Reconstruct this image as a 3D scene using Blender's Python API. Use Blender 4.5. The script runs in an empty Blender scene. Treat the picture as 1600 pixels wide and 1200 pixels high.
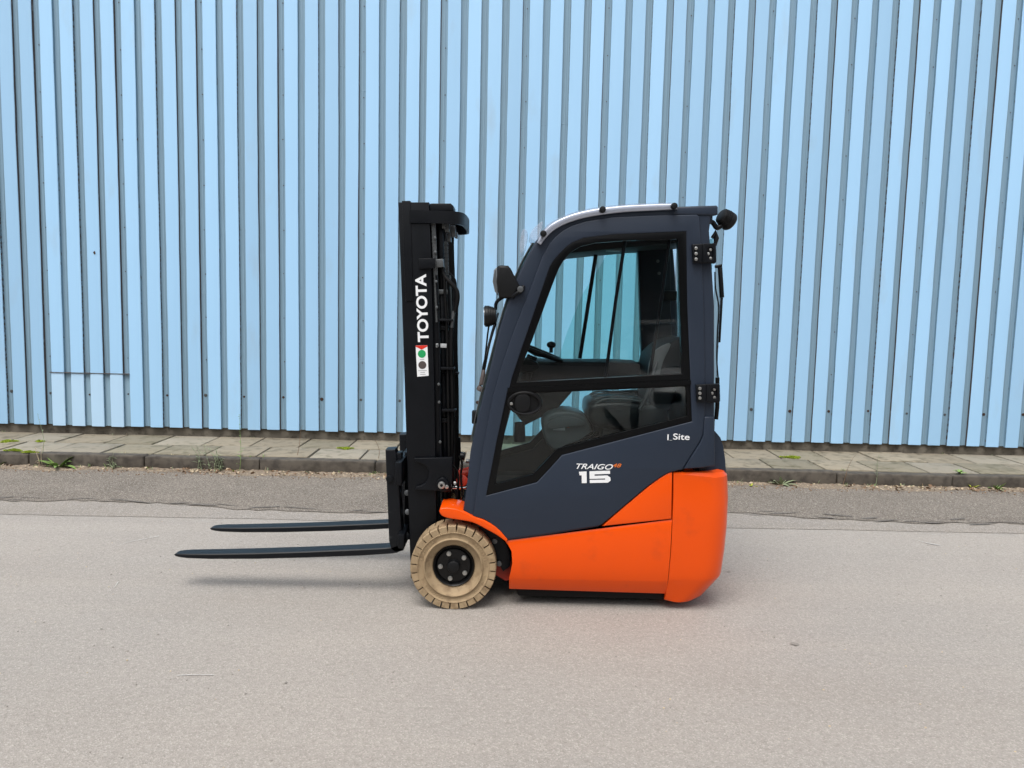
import bpy, bmesh, math, random
from mathutils import Vector, Matrix
random.seed(7)
S = bpy.context.scene
COL = S.collection
R_ = math.radians

# ------------------------------------------------------------------ camera
CAM_H, PITCH, ROLL, FPX = 1.607, R_(5.65), 0.0235, 1200.0
_r0 = Vector((1, 0, 0)); _d0 = Vector((0, -math.sin(PITCH), -math.cos(PITCH)))
FWD = Vector((0, math.cos(PITCH), -math.sin(PITCH)))
RGT = math.cos(ROLL)*_r0 - math.sin(ROLL)*_d0
DWN = math.sin(ROLL)*_r0 + math.cos(ROLL)*_d0
cd = bpy.data.cameras.new('camera'); cam = bpy.data.objects.new('camera', cd); COL.objects.link(cam)
cam.matrix_world = Matrix((
    (RGT.x, -DWN.x, -FWD.x, 0), (RGT.y, -DWN.y, -FWD.y, 0), (RGT.z, -DWN.z, -FWD.z, CAM_H), (0, 0, 0, 1)))
cd.sensor_width = 36.0; cd.lens = 36.0*FPX/1600.0; cd.clip_end = 2000; cd.clip_start = 0.05
S.camera = cam

# ------------------------------------------------------------------ sky, sun, exposure
SUN_EL, SUN_AZ = R_(63), R_(200)      # azimuth: clockwise from +Y; the sun stands behind the camera, a little left
w = bpy.data.worlds.new('World'); S.world = w; w.use_nodes = True
nt = w.node_tree; nt.nodes.clear()
sky = nt.nodes.new('ShaderNodeTexSky'); sky.sky_type = 'NISHITA'; sky.sun_disc = False
sky.sun_elevation = SUN_EL; sky.sun_rotation = SUN_AZ; sky.air_density = 1.0; sky.dust_density = 4.0; sky.ozone_density = 1.0
hs = nt.nodes.new('ShaderNodeHueSaturation'); hs.inputs['Saturation'].default_value = 0.22   # overcast: nearly grey light
bg = nt.nodes.new('ShaderNodeBackground'); bg.inputs['Strength'].default_value = 0.15
wo = nt.nodes.new('ShaderNodeOutputWorld')
nt.links.new(sky.outputs[0], hs.inputs['Color']); nt.links.new(hs.outputs[0], bg.inputs[0]); nt.links.new(bg.outputs[0], wo.inputs[0])
sl = bpy.data.lights.new('sun', 'SUN'); sl.energy = 1.5; sl.angle = R_(38); sl.color = (1, .96, .90)
so = bpy.data.objects.new('sun', sl); COL.objects.link(so)
sdir = Vector((math.sin(SUN_AZ)*math.cos(SUN_EL), math.cos(SUN_AZ)*math.cos(SUN_EL), math.sin(SUN_EL)))
so.rotation_euler = sdir.to_track_quat('Z', 'Y').to_euler(); so.location = sdir*30
S.view_settings.view_transform = 'Standard'; S.view_settings.look = 'None'
S.view_settings.gamma = 1; S.view_settings.use_curve_mapping = False
S.view_settings.exposure = 0.46
S.render.resolution_x = 1024; S.render.resolution_y = 768

# ------------------------------------------------------------------ materials
def srgb(r, g, b):
    f = lambda c: c/12.92 if c <= .04045 else ((c+.055)/1.055)**2.4
    return (f(r/255), f(g/255), f(b/255))
MATS = {}
def mat(name, col, rough=.5, metal=0, var=0.0, scale=6.0, bump=0.0, bscale=60.0, col2=None, thr=(.55, .7), detail=6,
        coat=0.0, stretch=(1, 1, 1), spec=.5, rvar=0.0, objvar=0.0):
    """principled; col varies by noise (var), col2 appears in patches where noise passes thr"""
    m = bpy.data.materials.new(name); m.use_nodes = True; t = m.node_tree; b = t.nodes['Principled BSDF']
    L = t.links.new
    b.inputs['Roughness'].default_value = rough; b.inputs['Metallic'].default_value = metal
    b.inputs['Specular IOR Level'].default_value = spec
    if coat: b.inputs['Coat Weight'].default_value = coat; b.inputs['Coat Roughness'].default_value = .12
    c = (*col, 1); b.inputs['Base Color'].default_value = c
    tc = t.nodes.new('ShaderNodeTexCoord'); mp = t.nodes.new('ShaderNodeMapping'); mp.inputs['Scale'].default_value = stretch
    geo = t.nodes.new('ShaderNodeNewGeometry'); L(geo.outputs['Position'], mp.inputs['Vector'])
    out = None
    if var:
        n = t.nodes.new('ShaderNodeTexNoise'); n.inputs['Scale'].default_value = scale; n.inputs['Detail'].default_value = detail
        L(mp.outputs[0], n.inputs['Vector'])
        mx = t.nodes.new('ShaderNodeMix'); mx.data_type = 'RGBA'
        mx.inputs['A'].default_value = (*[x*(1-var) for x in col], 1); mx.inputs['B'].default_value = (*[min(1, x*(1+var)) for x in col], 1)
        L(n.outputs['Fac'], mx.inputs['Factor']); out = mx.outputs['Result']
        if rvar:
            mr = t.nodes.new('ShaderNodeMapRange'); mr.inputs['To Min'].default_value = rough-rvar; mr.inputs['To Max'].default_value = rough+rvar
            mr.inputs['From Min'].default_value = .3; mr.inputs['From Max'].default_value = .7
            L(n.outputs['Fac'], mr.inputs['Value']); L(mr.outputs[0], b.inputs['Roughness'])
    if col2:
        n2 = t.nodes.new('ShaderNodeTexNoise'); n2.inputs['Scale'].default_value = scale*2.3; n2.inputs['Detail'].default_value = 8
        L(mp.outputs[0], n2.inputs['Vector'])
        mr = t.nodes.new('ShaderNodeMapRange'); mr.inputs['From Min'].default_value = thr[0]; mr.inputs['From Max'].default_value = thr[1]
        L(n2.outputs['Fac'], mr.inputs['Value'])
        mx2 = t.nodes.new('ShaderNodeMix'); mx2.data_type = 'RGBA'
        if out: L(out, mx2.inputs['A'])
        else: mx2.inputs['A'].default_value = c
        mx2.inputs['B'].default_value = (*col2, 1); L(mr.outputs[0], mx2.inputs['Factor']); out = mx2.outputs['Result']
    if out: L(out, b.inputs['Base Color'])
    if bump:
        nb = t.nodes.new('ShaderNodeTexNoise'); nb.inputs['Scale'].default_value = bscale; nb.inputs['Detail'].default_value = 5
        L(mp.outputs[0], nb.inputs['Vector'])
        bp = t.nodes.new('ShaderNodeBump'); bp.inputs['Strength'].default_value = bump; bp.inputs['Distance'].default_value = .004
        L(nb.outputs['Fac'], bp.inputs['Height']); L(bp.outputs[0], b.inputs['Normal'])
    if objvar:
        oi = t.nodes.new('ShaderNodeObjectInfo'); h = t.nodes.new('ShaderNodeHueSaturation'); mv = t.nodes.new('ShaderNodeMapRange')
        mv.inputs['To Min'].default_value = 1-objvar; mv.inputs['To Max'].default_value = 1+objvar*.6
        L(oi.outputs['Random'], mv.inputs['Value']); L(mv.outputs[0], h.inputs['Value'])
        if out: L(out, h.inputs['Color'])
        else: h.inputs['Color'].default_value = c
        L(h.outputs[0], b.inputs['Base Color'])
    MATS[name] = m
    return m
mat('navy', srgb(35, 44, 58), .42, var=.06, scale=3, bump=.05, bscale=600, rvar=.05, spec=.35)
mat('navy_dark', srgb(26, 31, 40), .45, var=.06, scale=3, spec=.3)
mat('orange', (.74, .074, .001), .30, var=.04, scale=4, coat=.22, bump=.02, bscale=500, col2=(.62, .066, .006), thr=(.58, .80), spec=.2)
mat('orange_frame', srgb(150, 34, 8), .5, var=.2, scale=9)
mat('black_metal', srgb(9, 12, 17), .40, var=.25, scale=7, bump=.04, bscale=300, rvar=.08, spec=.22)
mat('fork_steel', srgb(11, 14, 19), .42, var=.25, scale=9, bump=.08, bscale=120, spec=.25, stretch=(.5, 2, 2), col2=srgb(58, 60, 62), thr=(.64, .80))
mat('black_plastic', srgb(15, 16, 18), .45, var=.12, scale=12, bump=.05, bscale=500, spec=.25)
mat('black_rubber', srgb(8, 8, 9), .6, var=.1, spec=.2)
mat('seal', srgb(6, 7, 9), .30, spec=.2)
mat('interior', srgb(22, 25, 29), .6, var=.2, scale=8, spec=.3)
mat('seat_fabric', srgb(30, 36, 42), .65, var=.2, scale=30, bump=.2, bscale=300)
mat('grey_plastic', srgb(112, 118, 120), .35, var=.12, scale=9)
mat('vinyl', srgb(30, 36, 40), .28, var=.2, scale=12, bump=.1, bscale=200)
mat('steel', srgb(175, 175, 172), .32, metal=.9, var=.12, scale=25)
mat('grey_steel', srgb(95, 98, 100), .4, metal=.6, var=.15, scale=25)
mat('chrome', srgb(220, 222, 225), .15, metal=1.0)
mat('white_print', srgb(228, 230, 232), .5)
mat('orange_print', srgb(214, 110, 40), .5)
mat('red_print', srgb(205, 40, 20), .5)
mat('green_print', srgb(20, 150, 85), .5)
mat('grey_print', srgb(75, 66, 64), .5)
mat('pale_print', srgb(165, 168, 170), .6)
mat('lamp_lens', srgb(128, 133, 138), .12, metal=.6)
mat('tyre_rubber', srgb(152, 132, 104), .72, var=.26, scale=9, bump=.3, bscale=120, col2=srgb(104, 84, 62), thr=(.52, .78), spec=.3)
mat('rim_black', srgb(9, 9, 10), .4, var=.2, scale=30, spec=.3)

mat('wall_blue', (.343, .58, .825), .42, var=.035, scale=1.3, bump=.03, bscale=9, stretch=(1, 1, .35), detail=3, rvar=.06,
    col2=(.33, .45, .56), thr=(.62, .95), objvar=.10)
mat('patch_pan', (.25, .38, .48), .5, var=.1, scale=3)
mat('wall_patch', (.44, .645, .85), .45, var=.05, scale=2, bump=.03, bscale=9)
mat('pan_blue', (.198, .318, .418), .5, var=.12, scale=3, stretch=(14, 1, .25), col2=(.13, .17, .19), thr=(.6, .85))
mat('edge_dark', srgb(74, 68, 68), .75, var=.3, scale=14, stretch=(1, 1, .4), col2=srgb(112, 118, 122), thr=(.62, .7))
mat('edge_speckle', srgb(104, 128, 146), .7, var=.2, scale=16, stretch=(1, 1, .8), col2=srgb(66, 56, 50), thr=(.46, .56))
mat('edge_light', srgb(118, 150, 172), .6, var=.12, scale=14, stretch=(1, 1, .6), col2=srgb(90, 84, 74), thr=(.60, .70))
mat('plinth_concrete', srgb(104, 98, 88), .9, var=.3, scale=7, bump=.5, bscale=40, col2=srgb(64, 58, 50), thr=(.52, .75))
mat('rust', srgb(62, 44, 34), .85, var=.3, scale=40)
mat('slab_a', srgb(138, 129, 112), .9, var=.16, scale=5, bump=.4, bscale=90, col2=srgb(92, 86, 70), thr=(.5, .75), objvar=.14)
mat('slab_b', srgb(128, 121, 104), .9, var=.16, scale=5, bump=.4, bscale=90, col2=srgb(90, 86, 66), thr=(.48, .75), objvar=.14)
mat('slab_c', srgb(142, 135, 121), .9, var=.14, scale=5, bump=.4, bscale=90, col2=srgb(98, 95, 78), thr=(.52, .78), objvar=.12)
mat('joint_soil', srgb(56, 49, 40), 1, var=.3, scale=20, bump=.6, bscale=60)
mat('kerb_stone', srgb(84, 78, 70), .9, var=.3, scale=6, bump=.6, bscale=50, col2=srgb(58, 53, 48), thr=(.42, .68))
mat('dry_soil', srgb(122, 110, 96), 1, var=.35, scale=22, bump=1, bscale=60, col2=srgb(176, 160, 138), thr=(.55, .68))
mat('leaf_green', srgb(118, 146, 78), .6, var=.3, scale=25)
mat('leaf_grey', srgb(132, 144, 112), .65, var=.25, scale=25)
mat('leaf_yellow', srgb(150, 158, 52), .6, var=.25, scale=25)
mat('leaf_dry', srgb(122, 98, 76), .8, var=.4, scale=18)
mat('leaf_dry_pale', srgb(182, 166, 140), .8, var=.3, scale=18)
mat('moss', srgb(142, 160, 40), .8, var=.35, scale=30)

def asphalt(name, base, dark, light, big, patch, speck=.5):
    m = bpy.data.materials.new(name); m.use_nodes = True; t = m.node_tree; b = t.nodes['Principled BSDF']; L = t.links.new
    b.inputs['Roughness'].default_value = .88; b.inputs['Specular IOR Level'].default_value = .3
    g = t.nodes.new('ShaderNodeNewGeometry'); P = g.outputs['Position']
    def noise(sc, det=4, rough=.55, stretch=None):
        n = t.nodes.new('ShaderNodeTexNoise'); n.inputs['Scale'].default_value = sc; n.inputs['Detail'].default_value = det; n.inputs['Roughness'].default_value = rough
        if stretch:
            mp = t.nodes.new('ShaderNodeMapping'); mp.inputs['Scale'].default_value = stretch; L(P, mp.inputs['Vector']); L(mp.outputs[0], n.inputs['Vector'])
        else: L(P, n.inputs['Vector'])
        return n.outputs['Fac']
    def ramp(fac, a, c):
        mr = t.nodes.new('ShaderNodeMapRange'); mr.inputs['From Min'].default_value = a; mr.inputs['From Max'].default_value = c
        L(fac, mr.inputs['Value']); return mr.outputs[0]
    def mix(fac, A, B, mode='MIX'):
        mx = t.nodes.new('ShaderNodeMix'); mx.data_type = 'RGBA'; mx.blend_type = mode
        if isinstance(A, tuple): mx.inputs['A'].default_value = (*A, 1)
        else: L(A, mx.inputs['A'])
        if isinstance(B, tuple): mx.inputs['B'].default_value = (*B, 1)
        else: L(B, mx.inputs['B'])
        if isinstance(fac, float): mx.inputs['Factor'].default_value = fac
        else: L(fac, mx.inputs['Factor'])
        return mx.outputs['Result']
    def scaled(o, k):
        mm = t.nodes.new('ShaderNodeMath'); mm.operation = 'MULTIPLY'; mm.inputs[1].default_value = k; L(o, mm.inputs[0]); return mm.outputs[0]
    c = mix(ramp(noise(big, 5), .35, .68), base, patch)
    c = mix(ramp(noise(.9, 5, .6, (.25, 1, 1)), .48, .72), c, tuple(x*.84 for x in base))
    c = mix(scaled(ramp(noise(.55, 6, .62, (.12, 1.6, 1)), .50, .70), .55), c, (base[0]*1.16, base[1]*1.15, base[2]*1.13))
    c = mix(scaled(ramp(noise(1.7, 6, .7), .60, .78), .5), c, tuple(x*.72 for x in base))
    vo = t.nodes.new('ShaderNodeTexVoronoi'); vo.inputs['Scale'].default_value = 190; L(P, vo.inputs['Vector'])
    sep = t.nodes.new('ShaderNodeSeparateColor'); L(vo.outputs['Color'], sep.inputs[0])
    c = mix(scaled(ramp(sep.outputs[0], .62, .95), speck), c, light)
    c = mix(scaled(ramp(sep.outputs[1], .60, .95), speck), c, dark)
    c = mix(scaled(ramp(noise(42, 3), .5, .8), .5), c, dark)
    c = mix(scaled(ramp(noise(5.5, 8, .75), .66, .74), .45), c, tuple(x*.6 for x in base))
    c = mix(scaled(ramp(noise(2.2, 9, .8, (.5, 1.4, 1)), .69, .73), .4), c, light)
    L(c, b.inputs['Base Color'])
    bp = t.nodes.new('ShaderNodeBump'); bp.inputs['Strength'].default_value = .55; bp.inputs['Distance'].default_value = .003
    L(vo.outputs['Distance'], bp.inputs['Height']); L(bp.outputs[0], b.inputs['Normal'])
    MATS[name] = m
asphalt('asphalt_new', (.332, .302, .272), (.19, .171, .152), (.53, .495, .455), .30, (.280, .264, .246), .40)
asphalt('asphalt_old', (.205, .176, .147), (.075, .063, .052), (.42, .38, .33), 1.6, (.145, .123, .102), .95)
asphalt('asphalt_band', (.29, .256, .22), (.15, .135, .12), (.50, .47, .44), 1.2, (.275, .25, .225), .6)
asphalt('asphalt_seam', (.15, .132, .115), (.06, .055, .05), (.30, .28, .26), 2.0, (.16, .145, .13), .8)
mat('scuff', (.50, .48, .46), .9, var=.15, scale=30)
mat('stain', (.225, .205, .185), .9, var=.2, scale=30)

def glass(name, tint, refl=.6, rough=0.0, ior=1.5):
    m = bpy.data.materials.new(name); m.use_nodes = True; t = m.node_tree; t.nodes.clear(); L = t.links.new
    o = t.nodes.new('ShaderNodeOutputMaterial'); mx = t.nodes.new('ShaderNodeMixShader')
    tr = t.nodes.new('ShaderNodeBsdfTransparent'); tr.inputs[0].default_value = (*tint, 1)
    gl = t.nodes.new('ShaderNodeBsdfGlossy'); gl.inputs['Roughness'].default_value = rough
    fr = t.nodes.new('ShaderNodeFresnel'); fr.inputs['IOR'].default_value = ior
    mm = t.nodes.new('ShaderNodeMath'); mm.operation = 'MULTIPLY'; mm.inputs[1].default_value = refl
    L(fr.outputs[0], mm.inputs[0]); L(mm.outputs[0], mx.inputs[0]); L(tr.outputs[0], mx.inputs[1]); L(gl.outputs[0], mx.inputs[2]); L(mx.outputs[0], o.inputs[0])
    MATS[name] = m
glass('glass_clear', (.985, .99, .99), .7)
glass('glass_teal', (.79, .94, .93), .5)
glass('glass_teal_deep', (.83, .94, .92), .5)
glass('glass_dark', (.80, .86, .86), .75)
def plastic_clear(name):
    m = bpy.data.materials.new(name); m.use_nodes = True; t = m.node_tree; t.nodes.clear(); L = t.links.new
    o = t.nodes.new('ShaderNodeOutputMaterial'); mx = t.nodes.new('ShaderNodeMixShader'); mx.inputs[0].default_value = .22
    tr = t.nodes.new('ShaderNodeBsdfTransparent'); tr.inputs[0].default_value = (.86, .90, .94, 1)
    b = t.nodes.new('ShaderNodeBsdfPrincipled'); b.inputs['Base Color'].default_value = (.72, .75, .80, 1); b.inputs['Roughness'].default_value = .18
    L(tr.outputs[0], mx.inputs[1]); L(b.outputs[0], mx.inputs[2]); L(mx.outputs[0], o.inputs[0]); MATS[name] = m
plastic_clear('plastic_clear')
mat('plastic_edge', srgb(172, 178, 192), .25, metal=.55, var=.08, scale=20)

# ------------------------------------------------------------------ helpers
def P(x, y, Y):
    """a point of the photograph (1600 x 1200) carried out to the plane at distance Y"""
    d = RGT*((x-800)/FPX) + DWN*((y-600)/FPX) + FWD
    t = Y/d.y
    return Vector((d.x*t, Y, CAM_H + d.z*t))
def G(x, y, z=0.0):
    d = RGT*((x-800)/FPX) + DWN*((y-600)/FPX) + FWD
    t = (z-CAM_H)/d.z
    return Vector((d.x*t, d.y*t, z))
W = {}
def place(o, c, parent):
    if parent is not None:
        o.parent = parent; o.location = c - W[parent.name]
    else: o.location = c
    W[o.name] = Vector(c)
def tag(o, label=None, cat=None, group=None, kind=None):
    if label: o['label'] = label
    if cat: o['category'] = cat
    if group: o['group'] = group
    if kind: o['kind'] = kind
    return o
def empty(name, loc):
    o = bpy.data.objects.new(name, None); COL.objects.link(o); o.empty_display_size = .1; place(o, Vector(loc), None); return o
def finish(name, bm, m, parent=None, smooth=True, angle=35, base=False):
    me = bpy.data.meshes.new(name)
    bmesh.ops.recalc_face_normals(bm, faces=bm.faces[:])
    vs = bm.verts
    lo = Vector((min(v.co.x for v in vs), min(v.co.y for v in vs), min(v.co.z for v in vs)))
    hi = Vector((max(v.co.x for v in vs), max(v.co.y for v in vs), max(v.co.z for v in vs)))
    c = (lo+hi)/2
    if base: c.z = lo.z
    for v in vs: v.co -= c
    bm.to_mesh(me); bm.free()
    if smooth:
        for p in me.polygons: p.use_smooth = True
        me.set_sharp_from_angle(angle=R_(angle))
    for k in (m if isinstance(m, (list, tuple)) else [m]): me.materials.append(MATS[k])
    o = bpy.data.objects.new(name, me); COL.objects.link(o); place(o, c, parent)
    return o
def add_box(bm, lo, hi, bev=0.0, rot=None, mi=0, seg=2):
    r = bmesh.ops.create_cube(bm, size=1); vs = r['verts']
    lo = Vector(lo); hi = Vector(hi); c = (lo+hi)/2; s = hi-lo
    for v in vs:
        v.co = Vector((v.co.x*s.x, v.co.y*s.y, v.co.z*s.z))
    fs = list({f for v in vs for f in v.link_faces})
    for f in fs: f.material_index = mi
    if bev:
        es = list({e for v in vs for e in v.link_edges})
        rb = bmesh.ops.bevel(bm, geom=es, offset=bev, segments=seg, affect='EDGES', profile=.5)
        vs = list({v for f in rb['faces'] for v in f.verts} | {v for v in vs if v.is_valid})
        for f in rb['faces']: f.material_index = mi
    for v in vs:
        v.co = (rot @ v.co if rot else v.co) + c
    return vs
def box(name, lo, hi, m, parent=None, bev=.004, rot=None, base=False):
    bm = bmesh.new(); add_box(bm, lo, hi, bev, rot); return finish(name, bm, m, parent, base=base)
def add_cyl(bm, p0, p1, r0, r1=None, n=20, bev=0.0, mi=0):
    p0 = Vector(p0); p1 = Vector(p1); r1 = r0 if r1 is None else r1
    d = (p1-p0); L = d.length; q = d.to_track_quat('Z', 'Y')
    rings = []
    prof = [(0, r0), (L, r1)] if not bev else [(0, r0-bev), (bev*.3, r0-bev*.3), (bev, r0), (L-bev, r1), (L-bev*.3, r1-bev*.3), (L, r1-bev)]
    for (h, r) in prof:
        rings.append([bm.verts.new(p0 + q @ Vector((r*math.cos(2*math.pi*i/n), r*math.sin(2*math.pi*i/n), h))) for i in range(n)])
    fs = []
    for a, b in zip(rings, rings[1:]):
        for i in range(n): fs.append(bm.faces.new((a[i], a[(i+1) % n], b[(i+1) % n], b[i])))
    fs.append(bm.faces.new(rings[0][::-1])); fs.append(bm.faces.new(rings[-1]))
    for f in fs: f.material_index = mi
def cyl(name, p0, p1, r, m, parent=None, r1=None, n=20, bev=.002):
    bm = bmesh.new(); add_cyl(bm, p0, p1, r, r1, n, bev); return finish(name, bm, m, parent)
def smooth_pts(pts, n=5, closed=False):
    """Catmull-Rom through the points"""
    pts = [Vector(p) for p in pts]; out = []; N = len(pts)
    rng = range(N if closed else N-1)
    for i in rng:
        p1 = pts[i]; p2 = pts[(i+1) % N]
        p0 = pts[i-1] if (closed or i > 0) else p1*2-p2
        p3 = pts[(i+2) % N] if (closed or i+2 < N) else p2*2-p1
        for k in range(n):
            t = k/n
            out.append(.5*((2*p1)+(p2-p0)*t+(2*p0-5*p1+4*p2-p3)*t*t+(3*p1-p0-3*p2+p3)*t**3))
    if not closed: out.append(pts[-1])
    return out
def add_tube(bm, pts, r, n=8, mi=0):
    pts = [Vector(p) for p in pts]; rings = []
    for i, p in enumerate(pts):
        d = (pts[min(i+1, len(pts)-1)]-pts[max(i-1, 0)]).normalized()
        a = d.cross(Vector((0, 1, 0)))
        if a.length < .2: a = d.cross(Vector((1, 0, 0)))
        a.normalize(); b = d.cross(a)
        rr = r[i] if isinstance(r, (list, tuple)) else r
        rings.append([bm.verts.new(p+a*(rr*math.cos(2*math.pi*k/n))+b*(rr*math.sin(2*math.pi*k/n))) for k in range(n)])
    for A, B in zip(rings, rings[1:]):
        for k in range(n):
            f = bm.faces.new((A[k], A[(k+1) % n], B[(k+1) % n], B[k])); f.material_index = mi
    bm.faces.new(rings[0][::-1]).material_index = mi; bm.faces.new(rings[-1]).material_index = mi
def tube(name, pts, r, m, parent=None, n=8):
    bm = bmesh.new(); add_tube(bm, pts, r, n); return finish(name, bm, m, parent, angle=60)
def plate_mesh(outer, holes, y0, y1, bev=0.0):
    """bmesh of an outline in the XZ plane, extruded from y0 to y1 with rounded rims"""
    cu = bpy.data.curves.new('outline', 'CURVE'); cu.dimensions = '2D'; cu.fill_mode = 'BOTH'
    t = (y1-y0)/2; cu.extrude = max(t-bev, .0001); cu.bevel_depth = bev; cu.bevel_resolution = 2; cu.offset = -bev if bev else 0
    for loop in [outer]+list(holes):
        s = cu.splines.new('POLY'); s.points.add(len(loop)-1); s.use_cyclic_u = True
        for p, q in zip(s.points, loop): p.co = (q[0], q[1], 0, 1)
    o = bpy.data.objects.new('outline', cu); COL.objects.link(o)
    me = bpy.data.meshes.new_from_object(o.evaluated_get(bpy.context.evaluated_depsgraph_get()))
    bpy.data.objects.remove(o); bpy.data.curves.remove(cu)
    bm = bmesh.new(); bm.from_mesh(me); bpy.data.meshes.remove(me)
    for v in bm.verts: v.co = Vector((v.co.x, (y0+y1)/2+v.co.z, v.co.y))
    bmesh.ops.remove_doubles(bm, verts=bm.verts[:], dist=.00002)
    return bm
def XZ(pts, Y):
    return [(P(x, y, Y).x, P(x, y, Y).z) for x, y in pts]
def sm2(pts, n=4, closed=False):
    return [(v.x, v.y) for v in smooth_pts([(p[0], p[1], 0) for p in pts], n, closed)]
def plate(name, outer, holes, y0, y1, m, parent=None, bev=.004, Yref=None, angle=35):
    """outer/holes in photograph points read at the plane Yref (default: the front face)"""
    Yr = y0 if Yref is None else Yref
    return finish(name, plate_mesh(XZ(outer, Yr), [XZ(h, Yr) for h in holes], y0, y1, bev), m, parent, angle=angle)
def loft(name, rows, m, parent=None, thick=0.0, closed=False, angle=35, cap=False):
    """rows of equal-length 3D point lists -> skin"""
    bm = bmesh.new(); R = [[bm.verts.new(p) for p in r] for r in rows]; n = len(rows[0])
    for a, b in zip(R, R[1:]):
        for i in range(n if closed else n-1):
            bm.faces.new((a[i], a[(i+1) % n], b[(i+1) % n], b[i]))
    if cap: bm.faces.new(R[0][::-1]); bm.faces.new(R[-1])
    if thick:
        bmesh.ops.recalc_face_normals(bm, faces=bm.faces[:])
        bmesh.ops.solidify(bm, geom=bm.faces[:], thickness=thick)
    return finish(name, bm, m, parent, angle=angle)
def text(name, s, pos, height, m, parent, rot=0.0, bold=.0, shear=0.0, width=None, y_front=None, depth=.0006, track=1.0):
    """raised lettering on a side facing -Y; pos = lower left corner (X, Z); rot in the XZ plane"""
    cu = bpy.data.curves.new('lettering', 'FONT'); cu.body = s; cu.size = 1; cu.shear = shear; cu.offset = bold; cu.extrude = depth; cu.space_character = track
    cu.fill_mode = 'BOTH'
    o = bpy.data.objects.new('lettering', cu); COL.objects.link(o)
    me = bpy.data.meshes.new_from_object(o.evaluated_get(bpy.context.evaluated_depsgraph_get()))
    bpy.data.objects.remove(o); bpy.data.curves.remove(cu)
    bm = bmesh.new(); bm.from_mesh(me); bpy.data.meshes.remove(me)
    xs = [v.co.x for v in bm.verts]; ys = [v.co.y for v in bm.verts]
    x0, x1, z0, z1 = min(xs), max(xs), min(ys), max(ys)
    kz = height/(z1-z0); kx = kz if width is None else width/(x1-x0)
    c, sn = math.cos(rot), math.sin(rot)
    for v in bm.verts:
        a = (v.co.x-x0)*kx; b = (v.co.y-z0)*kz
        v.co = Vector((pos[0]+a*c-b*sn, y_front+v.co.z*1.0, pos[1]+a*sn+b*c))
    return finish(name, bm, m, parent, smooth=False)

# ================================================================== SETTING
# road: one sheet to the horizon
bm = bmesh.new()
v = [bm.verts.new(p) for p in ((-250, -250, 0), (250, -250, 0), (250, 250, 0), (-250, 250, 0))]; bm.faces.new(v)
tag(finish('road', bm, 'asphalt_new', smooth=False), 'light grey worn asphalt road the forklift stands on', 'road', kind='structure')
KY = 7.13     # kerb face
def strip(name, y_near, y_far, z, m, label, wob_n=.03, wob_f=.0, n=240, cat='road', seed=1, x0=-9, x1=9):
    rnd = random.Random(seed); bm = bmesh.new(); A = []; B = []
    na = [rnd.uniform(-1, 1) for _ in range(n+1)]
    def wob(i, amp):
        return amp*(.5*math.sin(i*.21+seed)+.35*math.sin(i*.53+seed*2)+.45*na[i])
    for i in range(n+1):
        x = x0+(x1-x0)*i/n
        A.append(bm.verts.new((x, y_near(x)+wob(i, wob_n), z))); B.append(bm.verts.new((x, y_far(x)+wob(i, wob_f), z)))
    for i in range(n): bm.faces.new((A[i], A[i+1], B[i+1], B[i]))
    return tag(finish(name, bm, m, smooth=False), label, cat, kind='structure')
edge = lambda x: 5.61+.017*x
strip('asphalt_band', edge, lambda x: 6.5, .003, 'asphalt_band', 'pale brown asphalt band beside the older strip', .006, 0)
strip('old_asphalt_strip', lambda x: 5.93+.02*x+.10*math.sin(x*1.3), lambda x: KY+.02, .008, 'asphalt_old', 'coarse dark old asphalt strip along the kerb', .05, 0, seed=3)
bm = bmesh.new(); x = -8.0; rs = random.Random(11)
while x < 8.0:                 # broken dark seam: ragged flat flakes
    L = rs.uniform(.05, .34); yc = 5.97+.02*x+.10*math.sin(x*1.3)+rs.gauss(0, .035); n = 12; wd = rs.uniform(.005, .024)
    bm.faces.new([bm.verts.new((x+L*.5*math.cos(2*math.pi*k/n)*rs.uniform(.8, 1.1), yc+.03*math.sin(x*9)*math.cos(2*math.pi*k/n)+wd*math.sin(2*math.pi*k/n)*rs.uniform(.4, 1.2), .0115+rs.uniform(0, .002))) for k in range(n)])
    x += L*rs.uniform(.4, 1.5)
tag(finish('repair_seam', bm, 'asphalt_seam', smooth=False), 'dark cracked seam where two asphalt layers meet', 'road', kind='structure')

# kerb with its stones
PZ = .135
bm = bmesh.new(); add_box(bm, (-9, KY+.02, .0), (9, KY+.13, PZ-.03))
kerb = tag(finish('kerb', bm, 'joint_soil', smooth=False), 'weathered grey concrete kerb along the pavement', 'kerb', kind='structure')
x = -8.9; i = 0
while x < 8.8:
    L = 1.09
    rot = Matrix.Rotation(random.uniform(-.006, .006), 3, 'Y') @ Matrix.Rotation(random.uniform(-.004, .004), 3, 'Z')
    bm = bmesh.new(); add_box(bm, (x, KY+random.uniform(-.006, .006), -.03), (x+L-.008, KY+.12, PZ+random.uniform(-.006, .004)), .014, rot)
    bmesh.ops.subdivide_edges(bm, edges=[e for e in bm.edges if e.calc_length() > .5], cuts=14)
    for v in bm.verts:
        k = random.uniform(-.0035, .0035)
        v.co.z += k*.7; v.co.y += k
    finish('kerb_stone', bm, 'kerb_stone', kerb, angle=50); x += L; i += 1
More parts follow.
